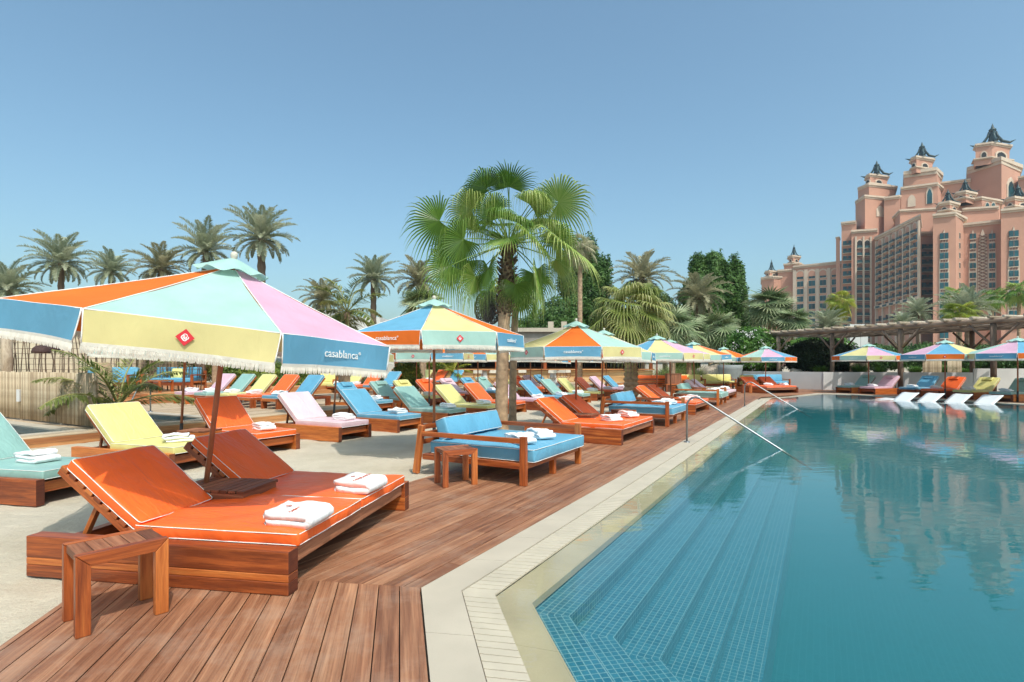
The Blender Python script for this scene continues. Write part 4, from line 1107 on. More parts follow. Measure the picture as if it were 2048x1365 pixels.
# low white wall on the right bank
wl=empty('low_wall'); tag(wl,'low white rendered wall behind the right bank loungers','wall')
b=MB(); WP=[(15.75,34.3),(18.0,31.8),(25.2,30.1)]
wallseg(b,WP[0],WP[1],.2,0,1.02); wallseg(b,(WP[1][0]-.05,WP[1][1]-.03),WP[2],.2,0,1.023); wallseg(b,(15.8,34.3),(14.9,36.5),.2,0,1.015); b.build('wall_body','wall_white',wl)
b=MB(); wallseg(b,(25.2,30.1),(31,28.8),.24,0,1.24); b.build('wall_pier','wall_white',wl)
b=MB(); b.box(19.0,19.35,31.2,31.4,.0,.26); tag(b.build('socket_box','planter_grey'),'small grey socket box at the foot of the low white wall','box')
# pergola
pg=empty('pergola'); tag(pg,'weathered timber pergola with log roof and shade cloth behind the right bank','pergola')
A=Vector((17.0,36.5,0)); Bq=Vector((24.2,16.5,0)); pu=(Bq-A).normalized(); pv=Vector((-pu.y,pu.x,0))   # pv: away from the pool
def onbeam(z): return A+(Bq-A)*((A.y-z)/(A.y-Bq.y))
HB=3.28
posts=[onbeam(z) for z in (35.7,32.0,28.27,24.4,19.5)]
for k,p in enumerate(posts):
    for off in (0,5.6):
        q=p+pv*off; b=MB(); b.tube([q,q+Vector((.01,0,HB*.5)),q+Vector((0,0,HB))],.115,10); po=b.build('post','grey_timber',pg)
        b=MB()
        for s in (-1,1): b.tube([q+Vector((0,0,HB-1.0)),q+pu*s*.95+Vector((0,0,HB-.03))],.055,8)
        b.build('brace','grey_timber',po)
for off in (0,5.6):
    b=MB(); b.tube([A+pv*off+Vector((0,0,HB+.1)),(A+Bq)/2+pv*off+Vector((0,0,HB+.13)),Bq+pv*off+Vector((0,0,HB+.1))],.12,10); b.build('beam','grey_timber',pg)
rl=random.Random(2); L=(Bq-A).length; n=34
for i in range(n):
    p=A+pu*(.1+i*(L-.2)/(n-1)+rl.uniform(-.06,.06)); b=MB(); o_=rl.uniform(.25,.55)
    b.tube([p-pv*o_+Vector((0,0,HB+.28)),p+pv*3+Vector((0,0,HB+.30)),p+pv*6.3+Vector((0,0,HB+.28))],rl.uniform(.055,.085),8); b.build('roof_log','pale_log',pg)
for k in range(6):
    b=MB(); 
    def sg(u,v,k=k): 
        q=A+pu*(u*L)+pv*(.25+k*.95+v*.8); return q+Vector((0,0,HB+.13-.14*abs(math.sin(u*L*PI/1.9))+.03*math.sin(v*6+u*30)))
    b.grid(sg,120,4); b.build('shade_cloth','shade_cloth',pg)
# pendant woven shades below the pergola
def lantern(loc,rad,h,m_,label,cat='lantern',cord=1.0,name='woven_pendant',grp=None):
    r=empty(name,loc); 
    b=MB(); b.lathe([(.02,h),(rad*.5,h*.93),(rad*.85,h*.62),(rad,h*.2),(rad*.98,0),(rad*.9,.0),(rad*.9,h*.2),(rad*.78,h*.58),(rad*.4,h*.88),(.015,h*.94)],18); b.build('shade',m_,r)
    b=MB(); b.tube([(0,0,h),(0,0,h+cord)],.008,6); b.build('cord','black_metal',r); tag(r,label,cat,grp); return r
lantern(onbeam(31.2)+pv*1.2+Vector((0,0,1.55)),.55,.55,'wicker_dark','dark woven pendant hanging in the pergola above the low wall',cord=1.2)
lantern(onbeam(23.5)+pv*1.6+Vector((0,0,2.15)),.5,.5,'wicker_dark','dark woven pendant hanging in the pergola near the right edge',cord=.6)
# yellow reed screens inside the pergola
for i,(px0,px1,y) in enumerate(((1700,1740,35),(1846,1885,33),(1895,1925,34))):
    r=MB(); x0,x1=D(px0,y).x,D(px1,y).x; n_=int((x1-x0)/.05)
    for k in range(n_): r.tube([(x0+k*.05,y,.0),(x0+k*.05,y,1.85)],.021,6)
    tag(r.build('reed_screen','bamboo'),['reed screen under the pergola left of the far right umbrella','wider reed screen under the pergola between two right bank umbrellas','narrow reed screen under the pergola beside the middle right umbrella'][i],'screen','reed screens under the pergola')
b=MB(); b.box(D(1700,46).x,D(1736,46).x,46,46.4,0,4.8); tag(b.build('white_building','wall_white'),'small white building glimpsed through the pergola','building')
# beach bar
bar=empty('beach_bar',(0,0,0)); tag(bar,'long open beach bar with a plank counter and dark interior','bar')
b=MB()
for i in range(6):
    for x0 in [-8.6+3.14*k for k in range(6)]: b.box(x0,x0+3.135,40,40.05,.03+i*.165,.03+i*.165+.16)
b.build('counter_front','bar_wood',bar)
b=MB()
for x0 in [-8.7+3.8*k for k in range(5)]: b.box(x0,x0+3.796,39.75,40.6,1.04,1.13)
b.build('counter_top','orange_board',bar)
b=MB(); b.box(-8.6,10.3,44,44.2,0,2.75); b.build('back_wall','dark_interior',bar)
b=MB(); b.box(-8.9,10.7,39.6,44.8,2.72,2.98); b.build('roof','wall_stone',bar)
for x in (-8.4,-4.6,-1.1,2.4,6.6,10.1):
    b=MB(); b.box(x-.12,x+.12,39.9,40.14,1.132,2.718); b.build('post','teak',bar)
for z in (1.25,1.75):
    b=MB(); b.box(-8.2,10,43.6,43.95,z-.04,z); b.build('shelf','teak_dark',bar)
bt=MB(); bt.lathe([(.04,0),(.042,.02),(.042,.19),(.015,.24),(.014,.31),(.018,.315)],8)
bm0=bt.mesh('bottle','bottle_glass'); rb_=random.Random(4)
for k in range(70):
    z=(1.25,1.75)[k%2]; o=obj('bottle',bm0,None,(rb_.uniform(-6,9.8),43.7+rb_.uniform(0,.15),z+.001),None,rb_.uniform(.85,1.25)); tag(o,'small glass bottle on the dark back shelves of the beach bar','bottle','bottles behind the bar')
# stone parapet building behind the bar
b=MB(); b.box(-2.6,4.6,45,52,0,4.1); o=b.build('stone_building','wall_stone'); tag(o,'flat-roofed grey stone building behind the bar','building')
b=MB(); b.box(-2.9,4.9,44.7,52,4.102,4.42); b.build('parapet','stone_pale',o)
for i,x in enumerate((3.0,4.1)):
    b=MB(); b.box(x,x+.45,45.6,46.05,4.42,5.0); b.build('chimney','stone_pale',o)
# far white villas on the left
b=MB(); b.box(D(600,60).x,D(660,60).x,60,64,0,7.3); b.box(D(690,60).x,D(760,60).x,60.1,64,0,6.6); o=b.build('white_villa','wall_white'); tag(o,'white villa roofs behind the palms left of the second umbrella','building')
# left bamboo fence
fe=empty('bamboo_fence'); tag(fe,'waist-high fence of pale upright bamboo canes beside the plunge pools','fence')
rf=random.Random(5); s0=5.62
for seg,(t0,t1) in enumerate(((-20.5,-18.35),(-18.3,-16.35),(-16.3,-14.4),(-14.35,-12.95))):
    b=MB(); t=t0
    while t<t1:
        w_=rf.uniform(.018,.04); p=ST(s0+rf.uniform(-.006,.006),t+w_/2,ZD+.03+rf.uniform(0,.015)); q=p+Vector((rf.uniform(-.008,.008),0,1.09+rf.uniform(-.01,.012)))
        b.tube([p,(p+q)/2,q],w_/2,6,c=rf.random()); t+=w_*.97
    b.build('fence_panel','bamboo',fe)
    b=MB(); b.bar(ST(s0+.03,t1+.02,ZD),ST(s0+.03,t1+.02,ZD+1.08),.05,.05,up=Vector((0,1,0))); b.build('fence_post','pale_log',fe)
    b=MB(); b.bar(ST(s0+.05,t0,ZD+.9),ST(s0+.05,t1,ZD+.9),.05,.03); b.build('fence_rail','pale_log',fe)
b=MB(); p=ST(s0-.05,-16.3,.62); b.bar(p,p+Vector((0,0,.28)),.075,.05,up=Vector((0,1,0))); tag(b.build('wall_lamp','wall_white'),'small white lamp on the bamboo fence','lamp')
# stone column at the end of the fence
b=MB(); p=D(207,13.4); b.lathe([(.20,.15),(.19,.6),(.18,1.2),(.17,1.5)],12,Matrix.Translation((p.x,p.y,0)),wob=lambda q,i,k:q*(1+.06*noise.noise(q*4))if q.z>0 else q); tag(b.build('trunk_stump','palm_bark'),'cut palm trunk stump at the right end of the bamboo fence','stump')
# cream wall with stick lattice
b=MB(); b.box(-26,D(262,23).x,23,23.3,0,3.6); tag(b.build('cream_wall','wall_cream'),'cream garden wall behind the stick lattice on the far left','wall')
la=MB(); rs=random.Random(9)
for i in range(95):
    x=-21.5+i*.105+rs.uniform(-.05,.05); la.tube([(x,20.5,.18),(x+rs.uniform(-.12,.12),20.5,1.6),(x+rs.uniform(-.25,.25),20.5,3.2)],rs.uniform(.010,.024),5)
for i in range(14): la.tube([(-21.6,20.47,.5+i*.2+rs.uniform(-.03,.03)),(-16,20.47,.5+i*.2+rs.uniform(-.05,.05)),(-11.4,20.47,.5+i*.2)],.009,5)
tag(la.build('stick_lattice','palm_bark_dark'),'dark lattice of thin sticks above the bamboo fence','screen')
for px,y,lab in ((12,19.5,'thick timber post at the far left above the bamboo fence'),(253,21,'timber post right of the stick lattice'),(282,27,'timber post before the far garden screens')):
    b=MB(); p=D(px,y); b.tube([p,p+Vector((.03,0,1.6)),p+Vector((0,0,3.3))],.17 if y<20 else .14,10); tag(b.build('timber_post','pale_log'),lab,'post')
lantern(D(82,18.6,1.86),.26,.27,'wicker_dark','left dark dome pendant above the bamboo fence',name='dome_pendant'); lantern(D(103,19.4,1.98),.26,.25,'wicker_dark','right dark dome pendant above the bamboo fence',name='dome_pendant')
# bamboo roll screens behind the blue sofa
for i,(px0,px1,y,h,m_,lab) in enumerate(((338,352,26,3.2,'bamboo','narrow honey coloured bamboo screen behind the blue corner sofa'),(392,411,27,3.2,'grey_timber','grey weathered bamboo screen right of the blue corner sofa'),(640,680,31,2.6,'grey_timber','grey stick screen behind the yellow armchair'),(300,335,29,3.0,'grey_timber','dark stick screen left of the honey coloured bamboo'))):
    b=MB(); x0,x1=D(px0,y).x,D(px1,y).x; n_=int((x1-x0)/.055)
    for k in range(n_+1): b.tube([(x0+k*.055,y,.2),(x0+k*.055+rs.uniform(-.02,.02),y,h)],.023,5)
    tag(b.build('bamboo_screen',m_),lab,'screen')
# ---------------------------------------------------------------- sofas, tables, chairs
def put_unused(key,mk,px,py,z,rz,label,cat,grp=None):
    p=G(px,py,z); p.z=z+.001; return place(key,mk,p,rz,label,cat,grp)
o=place('sofab',lambda:make_sofa('blue',2,2.0),(-14.3,20.3,.501),R(180+10),'x','sofa')
o.location=(-11.6,20.9,.501); o.rotation_euler=(0,0,R(180-4)); tag(o,'blue outdoor sofa on the upper terrace behind the potted palm','sofa')
o=place('sofab',None,(-13.8,20.6,.501),R(180+2),'blue outdoor sofa left of its twin, partly behind the potted palm','sofa')
b=MB(); rbox(b,.2,.06,.2,.05,4,2,4,Matrix.Translation((-12.45,20.45,1.13))@Matrix.Rotation(R(-14),4,'X'),bulge=0); tag(b.build('throw_pillow','cushion_yellow'),'olive scatter pillow leaning in the blue sofa','pillow')
p=G(301,806,.5); place('tbl',make_table,(-12.9,18.9,.501),R(2),'orange teak coffee table in front of the blue sofa','table')
o=place('army',lambda:make_sofa('yellow',1,.95,name='armchair'),(-8.1,25.9,ZD),R(180),'yellow armchair behind the light blue raised lounger','armchair')
b=MB(); 
for i in range(6): 
    pass
b.lathe([(.13*math.sin(PI*i/12)+.0005,.13-.13*math.cos(PI*i/12)) for i in range(13)],18); m_=b.mesh('beach_ball',['cushion_yellow','cushion_blue','towel_white'])
for f in m_.polygons:
    a=math.atan2(f.center.y,f.center.x); f.material_index=int((a+PI)/(PI/3))%3
o=obj('beach_ball',m_,None,(-6.35,17.35,ZD+.0),(.5,.6,.3)); tag(o,'striped beach ball on the deck under the light blue raised lounger','ball')
FARC=[('orange','sofao',lambda:make_sofa('orange',2,1.7),(6.9,30.5),0,'orange sofa right of the rough palm trunk','sofa'),
('orange','armo',lambda:make_sofa('orange',1,.9,name='armchair'),(9.1,30.2),30,'orange-red armchair at the dark table left of the brown cabinet','armchair'),
('yellow','sofay',lambda:make_sofa('yellow',2,1.9),(11.2,32.6),180,'long yellow sofa before the flower bed','sofa'),
('yellow','sofay',None,(13.3,33.4),180,'second yellow sofa, nearer the grey planter','sofa'),
('yellow','armyy',lambda:make_sofa('yellow',1,.95,name='armchair'),(13.6,30.9),180,'yellow armchair left of the grey planter','armchair'),
('blue','sofabb',lambda:make_sofa('blue',2,1.9),(16.2,33.1),190,'blue sofa behind the far corner double lounger','sofa'),
('blue','armb',lambda:make_sofa('blue',1,.95,name='armchair'),(14.4,32.0),150,'blue armchair right of the grey planter','armchair')]
for c,key,mk,(x,y),a,lab,cat in FARC: place(key,mk,(x,y,-.005),R(a),lab,cat)
for (x,y),lab,a in (((8.2,29.2),'low teak table before the orange sofa',0),((12.6,31.4),'low teak table between the yellow sofas',10)): place('tbl',None,(x,y,-.005),R(a),lab,'table')
b=MB(); b.box(0,.75,0,.5,0,.95); b.box(-.02,.77,-.02,.52,.952,.98); o=b.build('cabinet','teak_dark'); o.location=G(1335,784,0); o.location.z=-.005; tag(o,'square brown wooden cabinet behind the mint daybed','cabinet')
for i,(px,y,a,lab) in enumerate(((1097,36.5,8,'canvas director chair at the bar, first right of the big palm trunk'),(1115,37.6,-20,'canvas director chair at the bar, second right of the big palm trunk'),(1128,38.2,30,'canvas director chair at the bar, third right of the big palm trunk'),(947,35.5,-5,'canvas director chair at the bar left of the big palm trunk'),(978,36.4,10,'canvas director chair at the bar hidden half behind a pole'),(1037,37.8,15,'canvas director chair at the bar between palm trunk and first pole'))):
    p=D(px,y,-.02); place('dir',make_director_chair,p,R(a),lab,'chair','canvas director chairs at the bar')
def make_high_table():
    r=empty('bar_table'); b=MB(); b.lathe([(.35,0),(.3,.05),(.18,1.0),(.2,1.06)],16); b.build('pedestal','wall_white',r); b=MB(); b.lathe([(.42,1.062),(.42,1.10)],20); b.build('table_top','teak_dark',r); return r
for px,y,lab in ((1106,37,'white pedestal bar table between the canvas chairs right of the big palm trunk'),(968,36.2,'white pedestal bar table left of the big palm trunk')): place('hi',make_high_table,D(px,y,-.02),0,lab,'table','white bar tables')
# planter, rocks
p=G(1460,771); 
r=empty('grey_planter',(D(1460,36).x,36,0)); b=MB(); b.lathe([(.55,0),(.66,.5),(.76,1.15),(.78,1.42),(.70,1.42),(.66,1.30)],28); b.build('pot','planter_grey',r); tag(r,'tall round grey concrete planter before the frangipani','planter')
def rock(loc,s,label,seed,m_='rock_tan'):
    b=MB(); prof=[(math.sin(PI*i/10)+.001,-math.cos(PI*i/10)) for i in range(11)]
    def wob(q,i,k):
        f=1+.35*noise.noise(q*1.3+Vector((seed,0,0)))+.12*noise.noise(q*4+Vector((seed,3,0))); return Vector((q.x*s[0]*f,q.y*s[1]*f,max(-.1,q.z*s[2]*f)))
    b.lathe(prof,18,Matrix.Translation(loc),wob=wob); tag(b.build('rock',m_),label,'rock')
rock((D(1428,40).x,40,.5),(1.3,1.1,1.0),'big pale boulder among the shrubs behind the yellow sofas',3)
rock((D(1412,38).x,38,.2),(.6,.5,.5),'smaller pale boulder left of the grey planter',8)
rock(ST(13.6,-5.75,.0),(.42,.3,.26),'rounded grey boulder beside the head of the second blue daybed',5,'wall_stone')
rock(ST(14.7,-6.3,.0),(.35,.3,.22),'smaller rounded grey boulder behind the head of the second blue daybed',6,'wall_stone')
rock((D(1592,36).x,36,.75),(.55,.4,.42),'reddish rock on the bed above the low white wall',12)
rock((D(1612,36).x,36,.75),(.45,.4,.3),'flat reddish rock beside the first on the low wall bed',15)
slab('planting_bed','soil',[(15.2,36.8),(18.1,31.95),(31,29.2),(40,40),(20,46)],-.05,.80)
tag(bpy.data.objects['planting_bed'],kind='structure')
# ================================================================ HOTEL
hotel=empty('hotel',(D(1850,260).x,260,0)); tag(hotel,'huge pink resort hotel with stepped towers and dark green spires','hotel')
HW=Matrix.Translation(-hotel.location)
class HB_(MB):
    def build(s,name,mats,parent=None,bevel=0):
        s.v=[HW@Vector(v) for v in s.v]; return MB.build(s,name,mats,parent or hotel)
def hpt(px,d): return Vector(((px-CX)/F*d,d,0))
def ZHd(py,d): return H+(HY-py)*d/F
def block(line,py,zb=-2,deep=26,cornice=1.6,name='tower',ref=None,m_='hotel_pink',back=None):
    """line: [(px,depth)...] front polyline left to right; py is the top seen at the first point"""
    pts=[hpt(*q) for q in line]; zt=ZHd(py,line[0][1] if ref is None else ref)
    rad=(sum(pts,Vector())/len(pts)).normalized(); bk=[pts[-1]+rad*deep,pts[0]+rad*deep]
    poly=[P2(q) for q in pts+bk]; b=HB_(); b.prism(poly,zb,zt); o=b.build(name,m_)
    if cornice:
        cen=sum((Vector((q[0],q[1],0)) for q in poly),Vector())/len(poly); b=HB_()
        for k,(g,z0,z1) in enumerate(((.35,zt-cornice,zt-cornice*.5),(.9,zt-cornice*.5+.01,zt+.15))):
            pp=[]
            n=len(poly)
            for i in range(n):
                v=Vector((poly[i][0],poly[i][1],0)); d=v-cen; pp.append(P2(v+Vector((math.copysign(g,d.x),math.copysign(g,d.y),0))))
            b.prism(pp,z0,z1)
        c=b.build('cornice','hotel_trim',o); c.parent=o
    return zt,o
WIN=[]
def hit(line,px):
    r=(px-CX)/F
    for a,c in zip(line[:-1],line[1:]):
        if min(a[0],c[0])-.01<=px<=max(a[0],c[0])+.01:
            A_,C_=hpt(*a),hpt(*c); d=C_-A_; t=(r*A_.y-A_.x)/(d.x-r*d.y); p=A_+d*t; u=d.normalized(); return p,u
    return None
def window(line,px,w,py,h,kind='flat'):
    """one window: surround, glass, sometimes a balcony; px/py measured on the facade"""
    q=hit(line,px)
    if not q: return
    p,u=q; n_=Vector((u.y,-u.x,0)); W_=w*p.y/F/max(.35,abs(u.x-u.y*p.x/p.y)); z1=ZHd(py,p.y); hh=h*p.y/F
    T=Matrix((u,n_*-1,Vector((0,0,1)))).transposed().to_4x4(); T.translation=p+Vector((0,0,z1-hh))
    WIN.append((w*h,kind,T,W_,hh))
def make_win(b,kind,T,W_,hh):
    if kind=='proud':
        b.box(-W_/2,W_/2,-.55,.1,0,hh,T,0); b.box(-.1,.1,-.6,.1,0,hh,T,2); b.box(-W_/2-.1,W_/2+.1,-.75,.1,-.3,-.02,T,1)
        for k in (-1,0,1): b.box(k*W_*.3-W_*.11,k*W_*.3+W_*.11,-.5,.1,-hh*.5,-hh*.16,T,2)
    elif kind=='flat':
        b.box(-W_/2-.35,W_/2+.35,-.12,.1,-.3,hh+.3,T,1); b.box(-W_/2,W_/2,-.2,.1,0,hh,T,0)
        b.box(-.08,.08,-.25,.1,0,hh,T,2)
    elif kind=='balc':
        b.box(-W_/2,W_/2,-.1,.3,0,hh,T,0); b.box(-W_/2-.1,W_/2+.1,-1.5,.1,-.25,-.02,T,1); b.box(-W_/2,W_/2,-1.45,-1.35,0,1.1,T,3)
        b.box(-W_*.1,W_*.1,-.13,.1,0,hh,T,2)
    elif kind=='dark':
        b.box(-W_/2,W_/2,-.06,.3,-.9,hh+.9,T,2); b.box(-W_/2,W_/2,-.7,.1,-.25,-.02,T,1); b.box(-W_/2,W_/2,-.66,-.56,0,1.1,T,3); b.box(-W_/2+.3,W_/2-.2,-.1,.0,.0,hh*.8,T,0)
def arch(b,line,px,w,py,h,T_out=.4,inner=True):
    q=hit(line,px); 
    if not q: return
    p,u=q; n_=Vector((u.y,-u.x,0)); W_=w*p.y/F/max(.35,abs(u.x-u.y*p.x/p.y)); z1=ZHd(py,p.y); hh=h*p.y/F
    T=Matrix((u,n_*-1,Vector((0,0,1)))).transposed().to_4x4(); T.translation=p+Vector((0,0,z1-hh))
    def pr(W_,hh,y0,y1,mi):
        pts=[(-W_/2,0),(W_/2,0),(W_/2,hh*.62),(W_*.30,hh*.88),(0,hh),(-W_*.30,hh*.88),(-W_/2,hh*.62)]
        i=len(b.v)
        for y in (y0,y1):
            for x,z in pts: b.v.append(T@Vector((x,y,z)))
        n=len(pts); b.face([i+k for k in range(n)],None,mi); 
        for k in range(n): b.face((i+(k+1)%n,i+k,i+n+k,i+n+(k+1)%n),None,mi)
    pr(W_,hh,-.35,.2,0)
    if inner: pr(W_*.72,hh*.82,-.42,.2,1)
def archo(name,mats,*a,**k):
    b=HB_(); arch(b,*a,**k); return b.build(name,mats)
def spire(px,d,pybase,pytip,wpx,name='spire'):
    p=hpt(px,d); z0=ZHd(pybase,d); z1=ZHd(pytip,d); h=z1-z0; r=wpx/2*d/F
    b=HB_(); T=Matrix.Translation(p+Vector((0,0,z0)))@Matrix.Rotation(R(20),4,'Z')
    b.lathe([(r*.52,0),(r*.36,h*.07),(r*.25,h*.2),(r*.19,h*.38),(r*.16,h*.58)],8,T,sm=False)
    b.lathe([(r*.10,h*.58),(r*.2,h*.64),(r*.22,h*.70),(r*.10,h*.78),(.05*r,h*.9),(.01,h)],8,T)
    for k in range(4):
        a=PI/4+k*PI/2; u=Vector((math.cos(a),math.sin(a),0))
        b.tube([T@(u*r*.2+Vector((0,0,h*.62))),T@(u*r*.26+Vector((0,0,h*.4))),T@(u*r*.5+Vector((0,0,h*.14))),T@(u*r*.9+Vector((0,0,h*.03))),T@(u*r*1.2+Vector((0,0,h*.12)))],[r*.04,r*.08,r*.1,r*.08,r*.015],6)
    return b.build(name,'copper_green')
def lanternbox(x0,xc,x1,d,py0,py1,spy,sw):
    """turret: tapering box with arched openings and a spire"""
    line=[(x0,d+3),(xc,d),(x1,d+4)]
    zt,o=block(line,py0,zb=ZHd(py1+3,d),deep=7,cornice=1.5,name='turret')
    block([(x0-(x1-x0)*.05,d+3),(xc,d-.6),(x1+(x1-x0)*.05,d+4)],(py0*.18+py1*.82),zb=ZHd(py1+3,d),deep=7,cornice=.8,name='turret_base')
    m=(xc+x1)/2 if x1-xc>xc-x0 else (x0+xc)/2
    archo('arched_opening',['hotel_trim','dark_interior'],line,m,(x1-x0)*.34,(py0*.66+py1*.34),(py1-py0)*.46)
    if min(xc-x0,x1-xc)>5: archo('arched_opening',['hotel_trim','dark_interior'],line,(x0+xc)/2 if m>xc else (xc+x1)/2,(x1-x0)*.2,(py0*.66+py1*.34),(py1-py0)*.42)
    spire((x0+x1)/2,d+5,py0+1,spy,sw)
# --- low far wing
Wf=[(1587,330),(1690,312)]
block([(1523,342),(1548,336),(1590,340)],556,name='tower'); block([(1556,338),(1605,331),(1612,340)],541,name='tower'); block(Wf,533,name='wing')
block([(1568,337),(1600,332),(1606,340)],529,cornice=1.2)
lanternbox(1532,1540,1554,338,543,556,519,20); lanternbox(1578,1586,1598,334,513,529,489,22)
cols=[1600.5,1624,1646,1670]
for c in cols:
    f=(c-1587)/103; archo('arch_head',['hotel_trim','hotel_pink'],Wf,c,19,541-6*f,14)
    for k in range(9): window(Wf,c,12.5,549-7*f+k*15.1*(1+.05*f),10.5)
for c in (1589.5,1612,1635,1658,1683):
    q=hit(Wf,min(max(c,1588),1689)); p,u=q; b=HB_(); T=frame(p,u); b.box(-.9,.9,-.6,.1,-2,ZHd(541-6*(c-1587)/103,p.y),T); b.build('pilaster','hotel_trim')
for k in range(4): window([(1568,337),(1600,332)],1579,10,580+k*15,8)
# --- tall central slab
M0=[(1683,302),(1713,298)]; block(M0,446,name='tower')
for k in range(15): window(M0,1695,18,482+k*15.2,9.5,'balc')
M1=[(1703,296),(1756,292)]; block(M1,462,name='tower')
for c in (1719,1734): 
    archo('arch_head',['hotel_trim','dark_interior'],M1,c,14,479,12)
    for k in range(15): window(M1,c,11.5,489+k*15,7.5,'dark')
for c in (1711,1726.5,1741):
    p,u=hit(M1,c); b=HB_(); T=frame(p,u); b.box(-.4,.4,-.9,.1,-2,ZHd(474,p.y),T); b.build('pilaster','hotel_trim')
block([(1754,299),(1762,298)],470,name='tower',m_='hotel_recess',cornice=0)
M3=[(1753,290),(1842,246)]; block(M3,475,name='wing')
cols=[1761,1775,1788.5,1802,1816.5,1831]
for c in cols:
    f=(c-1753)/89; d=hit(M3,c)[0].y; s=290/d
    archo('arch_head',['hotel_trim','hotel_pink'],M3,c,9,728-(728-482)*s,13*s)
    for k in range(10): window(M3,c,8.2,728-(728-492-k*13.0)*s,9.3*s,'balc')
    window(M3,c,6.5,728-(728-634)*s,10*s,'balc'); window(M3,c,6.5,728-(728-650)*s,8*s,'balc')
for c in (1754.5,1768,1782,1795,1809,1824,1840):
    p,u=hit(M3,c); b=HB_(); T=frame(p,u); b.box(-.55,.55,-.9,.1,-2,ZHd(728-(728-484)*290/p.y,p.y),T); b.build('pilaster','hotel_trim')
zc=ZHd(618,290); p,u=hit(M3,1754); q,_=hit(M3,1841); b=HB_(); T=frame(p,u); b.box(0,(q-p).length,-1.4,.1,zc,zc+1.3,T); b.build('string_course','hotel_trim')
M4=[(1841,256),(1870,256)]; block(M4,465,name='wing')
for k in range(12): window(M4,1855,23,489+k*15.3,9.5,'balc')
Rt=[(1866,240),(1912,236),(1928,246)]; block(Rt,430,name='tower')
for k in range(11): window(Rt,1888,17,467+k*19.8,12,'proud')
for k in range(8): window(Rt,1919,3.2,467+k*19.8,10)
Ce=[(1924,246),(2011,238)]; block(Ce,449,name='wing')
for c in (1945.5,1984):
    for k in range(10): window(Ce,c,12.5,468+k*19.6,10.5,'proud')
Rr=[(2002,234),(2070,229)]; block(Rr,420,name='tower')
for k in range(10): window(Rr,2027,19,462+k*20,12,'proud')
for ln,c,w_,y0,y1 in ((Rt,1888,21,459,655),(Ce,1945.5,17,459,640),(Ce,1984,17,459,640),(Rr,2027,24,453,655)):
    b=HB_(); arch(b,ln,c,w_,y0,y1-y0,inner=False); 
    # plain trim panel behind the window column
    p,u=hit(ln,c); o=b.build('window_surround',['hotel_trim','hotel_trim'])
b=HB_(); arch(b,Ce,1965,19,458,125,inner=False); b.build('carved_panel','hotel_trim')
b=HB_(); p,u=hit(Ce,1965); T=frame(p,u); zt=ZHd(470,p.y); zb=ZHd(583,p.y); n=17
for k in range(n):
    z=zb+(zt-zb)*k/n; dz=(zt-zb)/n
    b.bar(T@Vector((-1.5,-.5,z)),T@Vector((1.5,-.5,z+dz)),.2,.35,up=Vector((0,1,0))); b.bar(T@Vector((1.5,-.52,z)),T@Vector((-1.5,-.52,z+dz)),.2,.35,up=Vector((0,1,0)))
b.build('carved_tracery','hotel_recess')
# --- upper stages
T1=[(1711,312),(1730,300),(1796,306)]; block(T1,404,name='tower'); block([(1716,311),(1738,303),(1790,308)],377,name='tower')
lanternbox(1733,1740,1774,304,352,374,321,46)
block([(1768,300),(1800,296),(1812,300)],396,name='tower')
T2=[(1802,296),(1876,288),(1882,296)]; block([(1808,296),(1874,289),(1881,298)],345,cornice=3.2,name='tower'); block(T2,376,name='tower')
lanternbox(1823,1833,1865,291,317,343,284,46)
block([(1880,300),(1942,294)],366,name='wing')
block([(1790,284),(1800,272),(1874,268)],421,ref=272,name='wing',cornice=1.2)
archo('arched_opening',['hotel_trim','hotel_glass'],[(1802,296),(1876,288)],1859,14,372,36); archo('arched_opening',['hotel_trim','hotel_glass'],[(1802,296),(1876,288)],1823,16,390,24,inner=False); archo('arched_opening',['hotel_trim','hotel_glass'],[(1730,300),(1796,306)],1760,16,412,22,inner=False); archo('arched_opening',['hotel_trim','hotel_glass'],[(1730,300),(1796,306)],1790,14,397,14)
T3=[(1934,296),(2003,280),(2040,292)]; block(T3,337,cornice=3.4,name='tower')
lanternbox(1951,1984,2019,284,290,326,247,60)
archo('arched_opening',['hotel_trim','hotel_glass'],T3,2021,16,355,44)
block([(2036,285),(2075,280)],355,name='wing')
block([(1918,262),(1964,256),(2000,262)],402,cornice=1.4,name='tower'); block([(1925,258),(1998,254)],418,cornice=1.4,name='wing')
lanternbox(1912,1932,1949,255,386,402,357,38)
lanternbox(1878,1900,1914,240,407,427,378,38)
lanternbox(2012,2030,2060,233,398,420,368,46)
archo('arched_opening',['hotel_trim','hotel_glass'],[(1925,258),(1998,254)],1974,9,404,14); archo('arched_opening',['hotel_trim','hotel_glass'],[(1925,258),(1998,254)],1986,9,404,14); archo('arched_opening',['hotel_trim','hotel_glass'],[(1918,262),(1964,256)],1943,15,424,22,inner=False)
block([(1672,306),(1680,304)],476,cornice=.8,name='tower',deep=6)
WIN.sort(key=lambda w_:-w_[0])
rest=HB_()
for i,(a,kind,T,W_,hh) in enumerate(WIN):
    if i<96:
        b=HB_(); make_win(b,kind,T,W_,hh); b.build('window',['hotel_glass','hotel_trim','hotel_recess','hotel_balcony'])
    else: make_win(rest,kind,T,W_,hh)
o=rest.build('window',['hotel_glass','hotel_trim','hotel_recess','hotel_balcony']); o['kind']='stuff'
for o in list(hotel.children): pass
